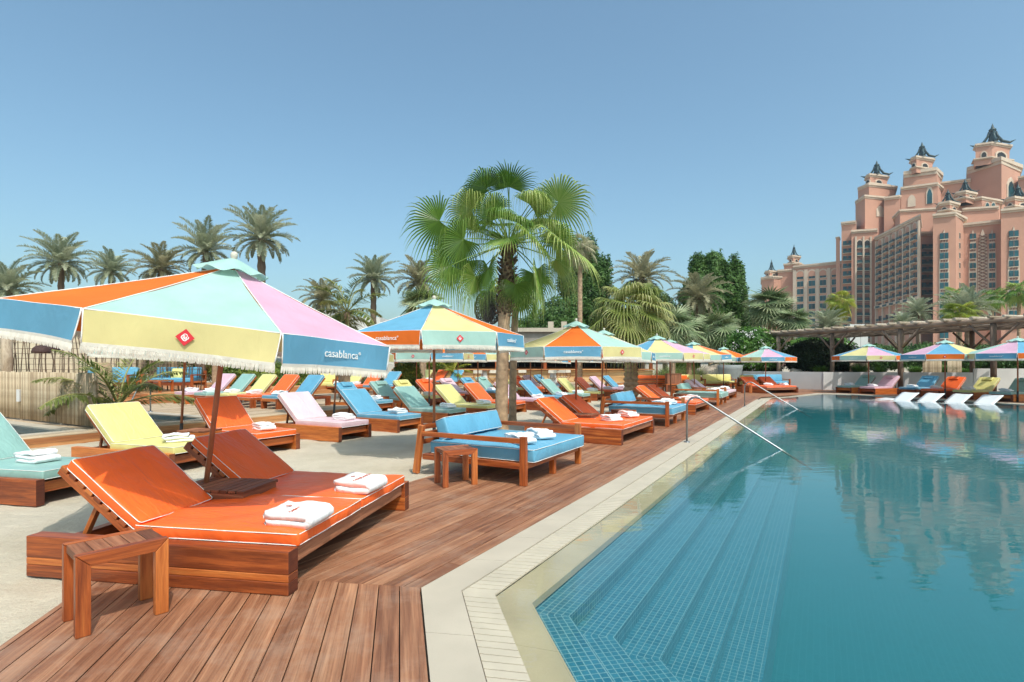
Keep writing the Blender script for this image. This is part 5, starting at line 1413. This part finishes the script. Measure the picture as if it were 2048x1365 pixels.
# ================================================================ VEGETATION
def quadleaf(b,p,d,n_,L,w_,c):
    s=d.cross(n_); 
    if s.length<1e-4: s=Vector((1,0,0))
    s.normalize(); i=len(b.v); b.v+=[p,p+d*L*.45+s*w_,p+d*L,p+d*L*.45-s*w_]; b.face((i,i+1,i+2,i+3),None,0,c)
def date_crown(seed,n=46,L=2.9,leaf=.56,lw=.032,nl=64,droop=1.0,mn='date_green'):
    rn=random.Random(seed); b=MB()
    for k in range(n):
        az=k*2.399+rn.uniform(-.2,.2); f=(k+.5)/n; el=R(86-112*f**.9+rn.uniform(-6,6)); Lk=L*rn.uniform(.85,1.08)*(.72+.28*math.sin(PI*min(1,f+.25)))
        u=Vector((math.cos(az),math.sin(az),0)); p=Vector((0,0,0)); pts=[p.copy()]; e=el; st=14
        for i in range(st):
            e-=R(droop*(3.4+3*f)*(.4+i/st)); p=p+(u*math.cos(e)+Vector((0,0,math.sin(e))))*Lk/st; pts.append(p.copy())
        cc=.25+.5*rn.random()-.25*max(0,f-.6)
        b.tube(pts,[.028*(1-.8*i/st)+.004 for i in range(st+1)],4,c=min(1,cc+.25),cap=False)
        side=Vector((-u.y,u.x,0))
        for j in range(nl):
            v=.14+.86*j/nl; x=v*st; i=min(int(x),st-1); q=pts[i].lerp(pts[i+1],x-i); t=(pts[i+1]-pts[i]).normalized(); up=side.cross(t)*-1
            if up.z<0: up=-up
            ll=leaf*Lk/2.9*(math.sin(PI*min(1,.18+v*.80))**.7)
            for s in (-1,1):
                d=(t*rn.uniform(.5,.8)+side*s*rn.uniform(.6,.9)+up*rn.uniform(.15,.6)+Vector((0,0,-.25*rn.random()))).normalized()
                quadleaf(b,q,d,up,ll*rn.uniform(.8,1.1),lw,max(0,min(1,cc+rn.uniform(-.2,.2))))
    return b
def fan_frond(b,O,az,el,pet,Rb,rn,c0,nseg=36,droop=.5,spread=150,pe_c=.6,tw=0,petr=.016,pdroop=18):
    u=Vector((math.cos(az),math.sin(az),0)); p=Vector(O); pts=[p.copy()]; e=el
    for i in range(7):
        e-=R(pdroop*(.4+i/7)/5); p=p+(u*math.cos(e)+Vector((0,0,math.sin(e))))*pet/7; pts.append(p.copy())
    b.tube(pts,[petr*(1-.4*i/7) for i in range(8)],5,c=pe_c,cap=False)
    a=(u*math.cos(e)+Vector((0,0,math.sin(e)))).normalized(); side=Vector((-u.y,u.x,0)); up=a.cross(side); 
    if up.z<0: up=-up
    e2=e-R(25); a=(u*math.cos(e2)+Vector((0,0,math.sin(e2)))).normalized(); up=side.cross(a); 
    if up.z<0: up=-up
    if tw:
        Mx=Matrix.Rotation(tw,3,a); side=Mx@side; up=Mx@up
    dph=R(2*spread)/nseg; P=pts[-1]
    for k in range(nseg):
        ph=-R(spread)+dph*(k+.5); d=a*math.cos(ph)+side*math.sin(ph); w_=(a*-math.sin(ph)+side*math.cos(ph))
        Lk=Rb*(.72+.28*math.cos(ph*.55))*rn.uniform(.93,1.05); st=7; rows=[]
        dr=droop*rn.uniform(.6,1.5)
        cup=.18
        for i in range(st+1):
            r=Lk*i/st; f=i/st
            hw=min(r,Lk*.42)*math.tan(dph/2)*(1.02 if f<.4 else .92) if f<=.45 else Lk*.39*math.tan(dph/2)*(1-(f-.45)/.57)
            q=P+d*r+up*(cup*r*(1-math.cos(ph))*.35)
            g=max(0,f-.5); q=q+Vector((0,0,-1))*dr*Lk*g*g*2.6 - d*dr*Lk*g*g*.9
            q=q+w_*0
            rows.append((q-w_*hw-up*hw*.35,q+up*hw*.45,q+w_*hw-up*hw*.35))
        i0=len(b.v); cc=max(0,min(1,c0+rn.uniform(-.13,.13)))
        for tr in rows: b.v+=list(tr)
        for i in range(st):
            j=i0+3*i; tip=min(1,cc+(.25 if i>4 else 0)); b.face((j,j+1,j+4,j+3),None,0,tip); b.face((j+1,j+2,j+5,j+4),None,0,tip)
def trunk_mesh(h,r0,r1,bend=(0,0),rough=.06,rings=30,n=14,m_='palm_bark',skirt=0):
    b=MB(); b_=len(b.v)
    for i in range(rings+1):
        f=i/rings; r=r0+(r1-r0)*f; r*=1+rough*(.5 if i%2 else -.5)
        if f<.06: r*=1.25-.25*f/.06
        if skirt and f>1-skirt: r*=1+.55*math.sin(PI*min(1,(f-(1-skirt))/skirt*.8))
        cx=bend[0]*f*f; cy=bend[1]*f*f
        for k in range(n):
            a=2*PI*k/n; rr=r*(1+.08*noise.noise(Vector((math.cos(a)*2,math.sin(a)*2,i*.7+h)))); b.v.append(Vector((cx+rr*math.cos(a),cy+rr*math.sin(a),h*f)))
    for i in range(rings):
        for k in range(n):
            k2=(k+1)%n; b.face((b_+i*n+k,b_+i*n+k2,b_+(i+1)*n+k2,b_+(i+1)*n+k),None,0,.5,False if rough>.1 else True)
    b.face([b_+rings*n+k for k in range(n)],None,0)
    return b
# ---- main fan palm
mp_=D(1003,12.0); mpz=0
pal=empty('fan_palm',(mp_.x,mp_.y,-.05)); tag(pal,'tall green fan palm with a big drooping crown in the middle of the sand','palm tree')
Hc=ZH(484,12.0); tb=trunk_mesh(Hc+.05,.142,.125,bend=(.16,0),rings=84,rough=.055,n=18)
tb.build('trunk','palm_bark',pal)
b=MB(); rn=random.Random(4)
for i in range(150):   # old leaf bases
    z=Hc-.05-1.55*(i/150)**.9; a=i*2.4; f=z/Hc; cx=.16*f*f; r=.125+.05*math.sin(PI*min(1,(Hc-z)/1.6)); u=Vector((math.cos(a),math.sin(a),0)); p=Vector((cx,0,z))+u*r*.8
    b.bar(p,p+u*.10+Vector((0,0,rn.uniform(.02,.14))),.06,.02,c=rn.random())
b.build('leaf_bases','palm_bark_dark',pal)
O=Vector((.16,0,Hc)); rn=random.Random(12)
FR=[]
# azimuth (deg, 0=right, -90=towards camera), elevation, petiole, blade radius
# azimuth (0 right, -90 towards camera), elevation, petiole, blade radius, twist about the petiole, droop
hand=[(-88,85,1.15,.92,0,.35),(-140,70,1.2,.80,30,.8),(-45,66,1.0,.78,-25,.9),(-166,48,1.10,.90,62,.9),(-150,64,.75,.75,35,1.1),(-16,40,1.35,1.08,-62,.55),(-36,56,.9,.8,-35,1.2),(-6,22,1.0,.9,-50,1.1),
(176,24,1.50,1.0,62,.45),(-158,8,1.0,.95,45,1.1),(-96,22,.40,.95,5,.35),(-60,8,.75,.85,-10,1.0),(-28,-2,1.35,1.15,-30,.5),(-12,-16,1.1,1.0,-50,1.1),(-44,-30,.95,.9,-20,.8),(168,2,1.25,.85,55,1.2),(-170,-22,1.35,.95,50,.9),
(-138,-34,.8,.85,25,.8),(-60,-66,1.0,.6,-10,.5),(80,72,.65,.85,0,.8),(115,58,.8,.85,0,.9),(40,50,.8,.85,0,.9),(150,40,.9,.85,20,.9),(20,28,1.0,.9,-20,1.0),(95,35,.5,.8,10,.9),
(150,-8,1.1,.85,20,1.0),(45,-30,.9,.85,0,1.0),(-178,-46,1.0,.85,40,1.0),(172,64,1.3,.75,50,1.0),(8,60,1.25,.8,-50,.9),(-110,55,.6,.7,10,1.2),(-70,44,.55,.65,-10,1.2),(-128,88,1.3,.55,0,.2)]
for k,(az,el,pe,rb2,tw_,dr_) in enumerate(hand):
    b=MB(); fan_frond(b,O,R(az+rn.uniform(-8,8)),R(el+rn.uniform(-5,5)),pe*rn.uniform(.92,1.1),rb2*rn.uniform(.88,1.02),rn,.1+.65*rn.random(),nseg=38,droop=dr_,tw=R(tw_+rn.uniform(-22,22)),spread=rn.uniform(105,135),pdroop=rn.uniform(6,20))
    b.build('frond','fan_green',pal)
# second palm behind it
def fan_palm(px,pyb,y,pyc,r_px,label,seed,n=26,mn='fan_green',tr=.16,bend=(0,0),m_='palm_bark',rough=.05,droop=.8,nseg=30,skirt=0,pet=None,lo=-45,hi=85,base=-.05):
    rn=random.Random(seed); p=D(px,y); t=empty('fan_palm',(p.x,p.y,base)); tag(t,label,'palm tree')
    hc=ZH(pyc,y)-base; rr=r_px*y/F; 
    trunk_mesh(hc,tr,tr*.85,bend,rough=rough,rings=max(20,int(hc/.1)),m_=m_,skirt=skirt).build('trunk',m_,t)
    b=MB(); O=Vector((bend[0],bend[1],hc))
    for k in range(n):
        f=(k+.5)/n; el=hi+(lo-hi)*f; Rb=rr*.56
        if mn=='silver_fan': Rb=rr*.66
        fan_frond(b,O,k*2.399+rn.uniform(-.3,.3),R(el),rr*(.42 if mn=='silver_fan' else .55)*rn.uniform(.85,1.1),Rb*rn.uniform(.9,1.1),rn,.1+.75*rn.random(),nseg=20 if mn=='silver_fan' else nseg,droop=droop*rn.uniform(.6,1.2),tw=R(rn.uniform(-30,30)),spread=140,petr=.012+.006*rr)
    b.build('crown',mn,t); return t
fan_palm(1025,0,14.3,560,92,'second fan palm trunk right behind the tall green one, with a lower crown',31,n=11,tr=.10,lo=-50,hi=20,bend=(.12,0))
fan_palm(1262,0,22.6,640,98,'rough-trunked fan palm with hanging yellow-green fronds behind the third umbrella',33,n=42,mn='fan_yellow',tr=.30,m_='palm_bark',rough=.22,droop=.8,lo=-38,hi=88,skirt=0)
fan_palm(1345,0,30,655,60,'silvery green fan palm behind the leftmost yellow and pink umbrella',35,n=24,mn='silver_fan',lo=-60,droop=.15)
fan_palm(1378,0,33,672,50,'silvery fan palm with drooping fronds below the brown date palm',36,n=24,mn='silver_fan',lo=-60,droop=.15)
fan_palm(1433,0,40,660,56,'dark silvery fan palm in front of the tall green tree',37,n=22,mn='silver_fan',lo=-50,droop=.15)
fan_palm(1538,0,48,615,56,'silver-blue fan palm just left of the hotel wing',38,n=30,mn='silver_fan',lo=-50,droop=.12)
fan_palm(1585,0,46,645,44,'silver fan palm with a broad pale leaf below the hotel wing',39,n=26,mn='silver_fan',lo=-40,droop=.12)
fan_palm(1142,0,50,672,30,'small silvery fan palm on the stone roof line',40,n=22,mn='silver_fan',lo=-5,droop=.1)
fan_palm(1680,0,50,606,34,'yellow-green fan palm in front of the hotel entrance columns',41,n=26,mn='yellow_palm',lo=-65,droop=1.1)
fan_palm(1160,0,34,500,42,'slim fan palm behind the dark tree right of the main palm',42,n=22,mn='date_tan',lo=-60)
fan_palm(1915,0,60,600,36,'green fan palm before the hotel right of the recess',43,n=22,lo=-30,droop=.5,nseg=24)
fan_palm(1985,0,62,598,30,'green fan palm before the hotel lattice panel',44,n=22,lo=-40,droop=.5,nseg=24)
fan_palm(2038,0,50,585,36,'dark fan palm cut by the right edge in front of the hotel',45,n=24,lo=-50,droop=.7,nseg=24)
fan_palm(845,0,30,612,55,'silver-grey fan palm behind the second umbrella',46,n=24,mn='silver_fan',lo=-15,droop=.15)
fan_palm(1920,0,44,632,40,'low green palm tuft above the pergola roof',47,n=20,mn='yellow_palm',lo=-10,droop=.4)
# ---- date palms
DC=[date_crown(s,mn='x').mesh('date_crown%d'%s,'date_green') for s in (1,2,3)]
DT=[date_crown(s,n=44,droop=1.25).mesh('date_crown_tan%d'%s,'date_tan') for s in (4,5)]
TR=trunk_mesh(1,.2,.2,rough=.14,rings=26,n=12).mesh('date_trunk','palm_bark_dark')
def date_palm(px,pyc,rpx,y,label,k,trw=1.0,tan=False,rz=0,base=0):
    p=D(px,y); t=empty('date_palm',(p.x,p.y,base)); hc=ZH(pyc,y)-base; sc=rpx*y/F/2.45
    c=obj('crown',(DT if tan else DC)[k%(2 if tan else 3)],t,(0,0,hc),(0,0,rz),sc)
    o=obj('trunk',TR,t,(0,0,-.1)); o.scale=(trw*max(.8,sc),trw*max(.8,sc),hc+.15)
    # swollen leaf-base collar
    tag(t,label,'palm tree'); return t
date_palm(18,580,62,46,'date palm cut by the left edge of the photo',0,rz=.3)
date_palm(122,528,66,48,'large pale date palm, second from the left edge',1,rz=1.1)
date_palm(222,545,50,56,'smaller pale date palm, third from the left edge',2,rz=2.2)
date_palm(322,540,62,50,'brownish date palm left of the nearest umbrella top',0,True and 1.0,True,rz=.7)
date_palm(412,505,66,50,'date palm with visible trunk just above the nearest umbrella top',1,rz=2.9)
date_palm(523,480,74,50,'tallest left date palm with a clear trunk right of the umbrella top',2,1.25,rz=4.2)
date_palm(645,600,52,46,'low date palm behind the torn coconut palm',0,1.0,True,rz=1.7)
date_palm(747,560,54,48,'date palm with swollen trunk left of the main palm',1,1.3,rz=5.0)
date_palm(838,568,58,46,'date palm behind the left fronds of the main palm',1,1.0,True,rz=3.3)
date_palm(1284,560,66,46,'tall date palm right of the dark tree',1,1.2,True,rz=.4)
date_palm(1397,597,62,42,'brown date palm standing in front of the tall green tree',0,.9,True,rz=2.0)
date_palm(1935,625,58,56,'bushy date palm above the pergola before the hotel towers',2,rz=1.2)
date_palm(1835,628,36,60,'small date palm above the pergola before the hotel facade',0,rz=2.2)
date_palm(1805,650,30,56,'low date palm just above the pergola roof',1,rz=.2)
date_palm(1655,655,44,48,'low date palm left of the first pergola post',2,rz=3.2)
# torn coconut palm and leaning fronds behind the second umbrella
def coco(px,pyc,rpx,y,label,n,seed,mn='coco_green',trunkh=True,base=0,el0=80,el1=-15,tr=.12,name='coconut_palm',lw=.02):
    rn=random.Random(seed); p=D(px,y); t=empty(name,(p.x,p.y,base)); hc=ZH(pyc,y)-base; Lf=rpx*y/F; tag(t,label,'palm tree')
    if trunkh: trunk_mesh(hc,tr,tr*.8,rings=20,rough=.08).build('trunk','palm_bark',t)
    for k in range(n):
        b=MB(); az=k*2.399+rn.uniform(-.2,.2)+seed; e=R(el0+(el1-el0)*(k+.5)/n); u=Vector((math.cos(az),math.sin(az),0)); q=Vector((0,0,hc)); pts=[q.copy()]
        for i in range(12): e-=R(7*(.3+i/12)); q=q+(u*math.cos(e)+Vector((0,0,math.sin(e))))*Lf/12; pts.append(q.copy())
        cc=rn.uniform(.15,.8); b.tube(pts,[.02*(1-.75*i/12)+.004 for i in range(13)],5,c=.9,cap=False); side=Vector((-u.y,u.x,0))
        for j in range(70):
            v=.16+.84*j/70; x=v*12; i=min(int(x),11); q2=pts[i].lerp(pts[i+1],x-i); tt=(pts[i+1]-pts[i]).normalized()
            for s in (-1,1):
                if rn.random()<.12: continue
                d=(tt*.55+side*s*.7+Vector((0,0,rn.uniform(-.55,.05)))).normalized(); ll=Lf*.30*math.sin(PI*min(1,.2+v*.78))**.8
                quadleaf(b,q2,d,Vector((0,0,1)),ll*rn.uniform(.75,1.1),lw,max(0,min(1,cc+rn.uniform(-.2,.2))))
        b.build('frond',mn,t)
    return t
coco(694,625,95,20,'torn coconut palm with bent fronds between the first two umbrellas',15,3,el0=85,el1=-35)
coco(236,812,165,11.8,'potted young palm with long arching fronds beside the bamboo fence',13,8,trunkh=False,base=.1,el0=80,el1=12,lw=.017)
bp=D(236,11.8); 
coco(905,748,46,32,'small arching palm in front of the bar counter',9,5,el0=80,el1=10,tr=.07,mn='yellow_palm')
# plain palm trunks whose crowns stay hidden behind the canopies
for px,y,h,r_,lab,dy in ((431,24,3.6,.15,'slender palm trunk behind the pink raised lounger',0),(685,21.5,3.0,.17,'thin ringed palm trunk between the two groups of raised loungers',0),(846,34,3.4,.22,'palm trunk behind the leafy shrub',0),(1421,44,3.2,.2,'grey palm trunk among the tall grasses',0)):
    p=D(px,y); t=empty('palm_tree',(p.x,p.y,-.02)); tag(t,lab,'palm tree'); trunk_mesh(h,r_,r_*.85,rings=36,rough=.06).build('trunk','palm_bark',t)
    c=obj('crown',DT[0],t,(0,0,h-.05),(0,0,px),.36)
# ---- leafy things
def cloud(b,ells,n,ls,rn,cb=.5,flat=.3,inner=.35,cs=1.3):
    tot=sum(e[3]*e[4]*e[5] for e in ells)
    for e in ells:
        k=int(n*(e[3]*e[4]*e[5])/tot); off=Vector((rn.uniform(0,90),0,0))
        for _ in range(k):
            d=Vector((rn.gauss(0,1),rn.gauss(0,1),rn.gauss(0,1))).normalized(); rr=1-inner*rn.random()**1.6*1.3
            q=Vector((d.x*e[3],d.y*e[4],d.z*e[5])); lump=1+.24*noise.noise(q*(1.7/max(e[3:6])*2.2)+off)+.10*noise.noise(q*(5/max(e[3:6]))+off)
            p=Vector(e[:3])+q*rr*lump
            if p.z<.02: continue
            c=cb+.55*noise.noise(p*cs)+rn.uniform(-.22,.22)
            nn_=(d+Vector((rn.uniform(-.8,.8),rn.uniform(-.8,.8),rn.uniform(-.5,.9)))).normalized(); t=nn_.cross(Vector((rn.uniform(-1,1),rn.uniform(-1,1),rn.uniform(-1,1)))).normalized()
            quadleaf(b,p,t,nn_,ls*rn.uniform(.6,1.4),ls*.30,max(0,min(1,c)))
def pxell(px,py,rx,ry,y,dep=None):
    x=(px-CX)/F*y; return (x,y,ZH(py,y),rx*y/F,(dep if dep else rx*y/F*.8),ry*y/F)
def leafy(name,label,cat,ells,n,ls,mn,seed,trunk=None,cb=.5,inner=.35,part='foliage',flowers=0):
    rn=random.Random(seed); e0=ells[0]
    if trunk:
        big=list(ells)
        ells=[(e[0],e[1],e[2],e[3]*.74,e[4]*.8,e[5]*.80) for e in big]
        for e in big:
            for _ in range(13):
                d=Vector((rn.gauss(0,1),rn.gauss(0,.6),rn.gauss(0,1))).normalized(); k=rn.uniform(.2,.40); ells=ells+[(e[0]+d.x*e[3]*.78,e[1]+d.y*e[4]*.7,e[2]+d.z*e[5]*.84,e[3]*k,e[4]*k,e[5]*k*1.15)]
    t=empty(name,(e0[0],e0[1],0)); el=[(e[0]-e0[0],e[1]-e0[1])+tuple(e[2:]) for e in ells]
    b=MB(); cloud(b,el,n,ls,rn,cb,inner=inner); b.build(part,mn,t)
    b=MB()
    if trunk:
        b.tube([(0,0,-.1),(.05,0,e0[2]*.5),(0,0,e0[2])],[trunk*1.2,trunk,trunk*.6],9)
        for k in range(5):
            a=k*1.3; b.tube([(0,0,e0[2]*.5),(math.cos(a)*e0[3]*.35,math.sin(a)*e0[3]*.35,e0[2]*.9),(math.cos(a)*e0[3]*.6,math.sin(a)*e0[3]*.6,e0[2]+e0[5]*.3)],[trunk*.6,trunk*.4,trunk*.15],6)
    else:
        for k in range(6):
            a=k*1.05; b.tube([(math.cos(a)*.08,math.sin(a)*.08,-.05),(math.cos(a)*e0[3]*.4,math.sin(a)*e0[4]*.4,e0[2]*.9)],[.03,.012],5)
    b.build('trunk' if trunk else 'stem','tree_bark',t)
    if flowers:
        b=MB()
        for _ in range(flowers):
            e=rn.choice(el); d=Vector((rn.gauss(0,1),rn.gauss(0,1)-.8,rn.gauss(0,1)+.3)).normalized(); p=Vector((e[0]+d.x*e[3],e[1]+d.y*e[4],e[2]+d.z*e[5]))
            if p.z<.1: continue
            for j in range(9):
                q=p+Vector((rn.uniform(-.12,.12),rn.uniform(-.12,.12),rn.uniform(-.1,.1))); dd=Vector((rn.uniform(-1,1),rn.uniform(-1,1),rn.uniform(-1,1))).normalized(); quadleaf(b,q,dd,d,.11,.035,1)
        b.build('blossom','flower_white',t)
    tag(t,label,cat); return t
leafy('broadleaf_tree','tall dark green tree right behind the main palm crown','tree',[pxell(1165,570,52,88,50),pxell(1195,600,34,80,49),pxell(1120,640,60,55,48),pxell(1150,510,26,30,50),pxell(1210,540,14,32,50),pxell(1062,660,40,36,49)],80000,.22,'tree_green',1,trunk=.3,inner=.5)
leafy('broadleaf_tree','tall bright green tree left of the hotel, many upright lobes','tree',[pxell(1430,600,56,84,52),pxell(1400,560,26,46,51),pxell(1462,580,30,68,51),pxell(1375,600,18,45,51),pxell(1418,525,16,24,51),pxell(1440,525,11,24,51),pxell(1480,620,18,60,51)],85000,.22,'tree_green',2,trunk=.3,inner=.5,cb=.62)
leafy('background_tree','dark tree mass left of the tall bright tree, behind the palms','tree',[pxell(1330,640,60,45,60),pxell(1240,660,60,40,60),pxell(1500,650,30,40,60)],30000,.26,'tree_green',3,trunk=.25,inner=.5,cb=.3)
leafy('frangipani_bush','rounded frangipani shrub with white blossoms left of the pergola','shrub',[pxell(1505,690,52,34,37),pxell(1470,705,25,25,37),pxell(1548,700,30,28,37),pxell(1510,720,50,24,37)],22000,.17,'shrub_green',4,flowers=120)
leafy('leafy_shrub','bright green shrub under the pergola left of the dark bush','shrub',[pxell(1640,690,60,18,41),pxell(1600,700,35,20,41)],8000,.17,'shrub_green',5,flowers=12)
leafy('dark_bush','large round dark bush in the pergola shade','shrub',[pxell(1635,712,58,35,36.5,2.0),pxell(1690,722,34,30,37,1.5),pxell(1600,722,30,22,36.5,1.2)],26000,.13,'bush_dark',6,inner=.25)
leafy('hedge','clipped green hedge behind the raised loungers','hedge',[pxell(520,752,52,36,25.5,1.2),pxell(575,762,36,30,26,1.2),pxell(470,745,40,36,25,1.0)],26000,.11,'hedge_green',7)
leafy('hedge','olive hedge strip behind the blue sofa','hedge',[pxell(300,715,60,34,30,.8),pxell(430,722,45,40,29.5,.8),pxell(360,730,50,30,30,.8)],20000,.12,'hedge_olive',8)
leafy('hedge','red-leaved olive hedge behind the far raised loungers','hedge',[pxell(725,762,45,22,28,1.0),pxell(700,750,25,18,28.5,1.0)],12000,.11,'hedge_olive',9,cb=.4)
leafy('leafy_shrub','leafy shrub with yellowish leaves beside the small yellow raised lounger','shrub',[pxell(812,756,30,30,27.5,1.0),pxell(800,780,22,20,27.5,.9)],12000,.12,'hedge_green',10,cb=.45)
leafy('leafy_shrub','shrub in the gap left of the bar','shrub',[pxell(870,722,34,20,38,1.0)],6000,.16,'hedge_green',11)
leafy('red_hedge','dull olive shrubs behind the orange parasol row on the left','shrub',[pxell(620,742,46,26,33,1.0)],9000,.13,'hedge_green',12,cb=.4)
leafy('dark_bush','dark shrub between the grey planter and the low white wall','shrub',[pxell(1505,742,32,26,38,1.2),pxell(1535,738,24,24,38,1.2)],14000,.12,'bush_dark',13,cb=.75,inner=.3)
leafy('leafy_shrub','yellow-green shrub in the bed behind the yellow sofas','shrub',[pxell(1372,734,22,22,42,1.2)],7000,.15,'hedge_green',14,cb=.65)
leafy('leafy_shrub','bushes around the pergola posts on the far right','shrub',[pxell(1760,715,60,26,44,2),pxell(1850,712,60,24,44,2),pxell(1960,716,70,28,44,2),pxell(2040,722,60,24,42,2)],26000,.2,'tree_green',15,cb=.35)
for px,py,r_,lab in ((1325,742,20,'round tuft of feathery grass right of the bar'),(1350,736,22,'tall feathery grass tuft behind the orange armchair'),(1398,738,22,'feathery grass tuft left of the big boulder'),(1462,716,26,'pale feathery grass above the grey planter'),(1478,728,18,'green grass tuft right of the grey planter'),(1640,738,14,'grass tuft on the bed left of a pergola post'),(1720,738,18,'grass tuft on the bed right of a pergola post'),(1830,740,16,'grass tuft on the bed behind the bright blue lounger'),(1890,742,20,'dark grass tuft on the bed behind the orange-red lounger'),(1350,757,12,'bright low plant before the feathery grass'),(1372,758,12,'bright low plant in the middle of the flower bed'),(1420,757,12,'green low plant before the big boulder'),(1446,752,10,'green low plant beside the grey planter'),(1760,742,16,'grass tuft on the bed behind the pink lounger'),(1930,745,14,'grass tuft beside the tall wall section')):
    y=40 if px<1500 else 34.5; p=D(px,y); rn=random.Random(int(px)); b=MB(); rr=r_*y/F; z0=0 if px<1500 else .78
    if py>750: y=37; p=D(px,y)
    hh=max(.35,ZH(py-r_,y)-z0)
    for k in range(420):
        a=rn.uniform(0,2*PI); l=rn.random()**.5; u=Vector((math.cos(a),math.sin(a),0)); q=Vector((0,0,0))+u*l*rr*.3; d=(u*l*.9+Vector((0,0,1))).normalized(); L=hh*rn.uniform(.6,1.05)
        m2=q+d*L*.6; e=m2+(d+u*.6+Vector((0,0,-.3))).normalized()*L*.4; s=Vector((-u.y,u.x,0))*.012; i=len(b.v); b.v+=[q-s,q+s,m2+s,m2-s,e]; c=rn.uniform(.2,.9); b.face((i,i+1,i+2,i+3),None,0,c); b.face((i+3,i+2,i+4),None,0,c)
    o=b.build('grass_tuft','grass_green' if py<745 and px<1500 else 'shrub_green'); o.location=(p.x,p.y,z0); tag(o,lab,'grass','grass tufts and low plants')
# net lanterns hanging by the main palm
for i,(px,py,rx,ry,y) in enumerate(((976,617,27,33,12.6),(1010,622,10,30,12.9))):
    r=empty('net_lantern',(D(px,y).x,y,ZH(py+ry,y))); rn=random.Random(i); b=MB(); a_=rx*y/F; c_=ry*y/F
    prof=[(max(.02,a_*math.sin(PI*(k+.3)/10.6)**.7),c_*(1-math.cos(PI*(k+.3)/10.6))) for k in range(11)]
    N=26
    for k in range(N):
        for sg in (-1,1):
            pts=[]
            for j,(rr,z) in enumerate(prof):
                an=2*PI*k/N+sg*j*.18+rn.uniform(-.04,.04); pts.append(Vector((rr*math.cos(an),rr*math.sin(an),z)))
            b.tube(pts,.0085,4,cap=False)
    for j in range(1,10):
        rr,z=prof[j]; b.tube([Vector((rr*math.cos(2*PI*q/20),rr*math.sin(2*PI*q/20),z+.01*math.sin(q*3))) for q in range(20)],.008,4,closed=True,cap=False)
    b.build('net','lantern_net',r); b=MB(); b.tube([(0,0,2*c_*.99),(.1,-.2,2*c_+.2)],.006,5); b.build('cord','black_metal',r)
    b=MB(); b.lathe([(a_*.62*math.sin(PI*k/8)+.001,c_-c_*.85*math.cos(PI*k/8)) for k in range(9)],12); b.build('inner_shade','lantern_net',r)
    tag(r,['large grey net lantern hanging left of the main palm trunk','narrow grey net lantern hanging right of the main palm trunk'][i],'lantern','net lanterns')
# ---- thin desert haze round the whole place
hz=MB(); hz.box(-420,420,-55,640,-1.6,118); ho=hz.build('haze','soil'); ho['kind']='stuff'
m=mat('haze_air'); nt=NT(m); out=nt.n('ShaderNodeOutputMaterial'); pv_=nt.n('ShaderNodeVolumePrincipled'); pv_.inputs['Density'].default_value=.0002; pv_.inputs['Color'].default_value=(.86,.93,1,1); pv_.inputs['Anisotropy'].default_value=.3
nt.l(pv_.outputs[0],out.inputs['Volume']); ho.data.materials[0]=m
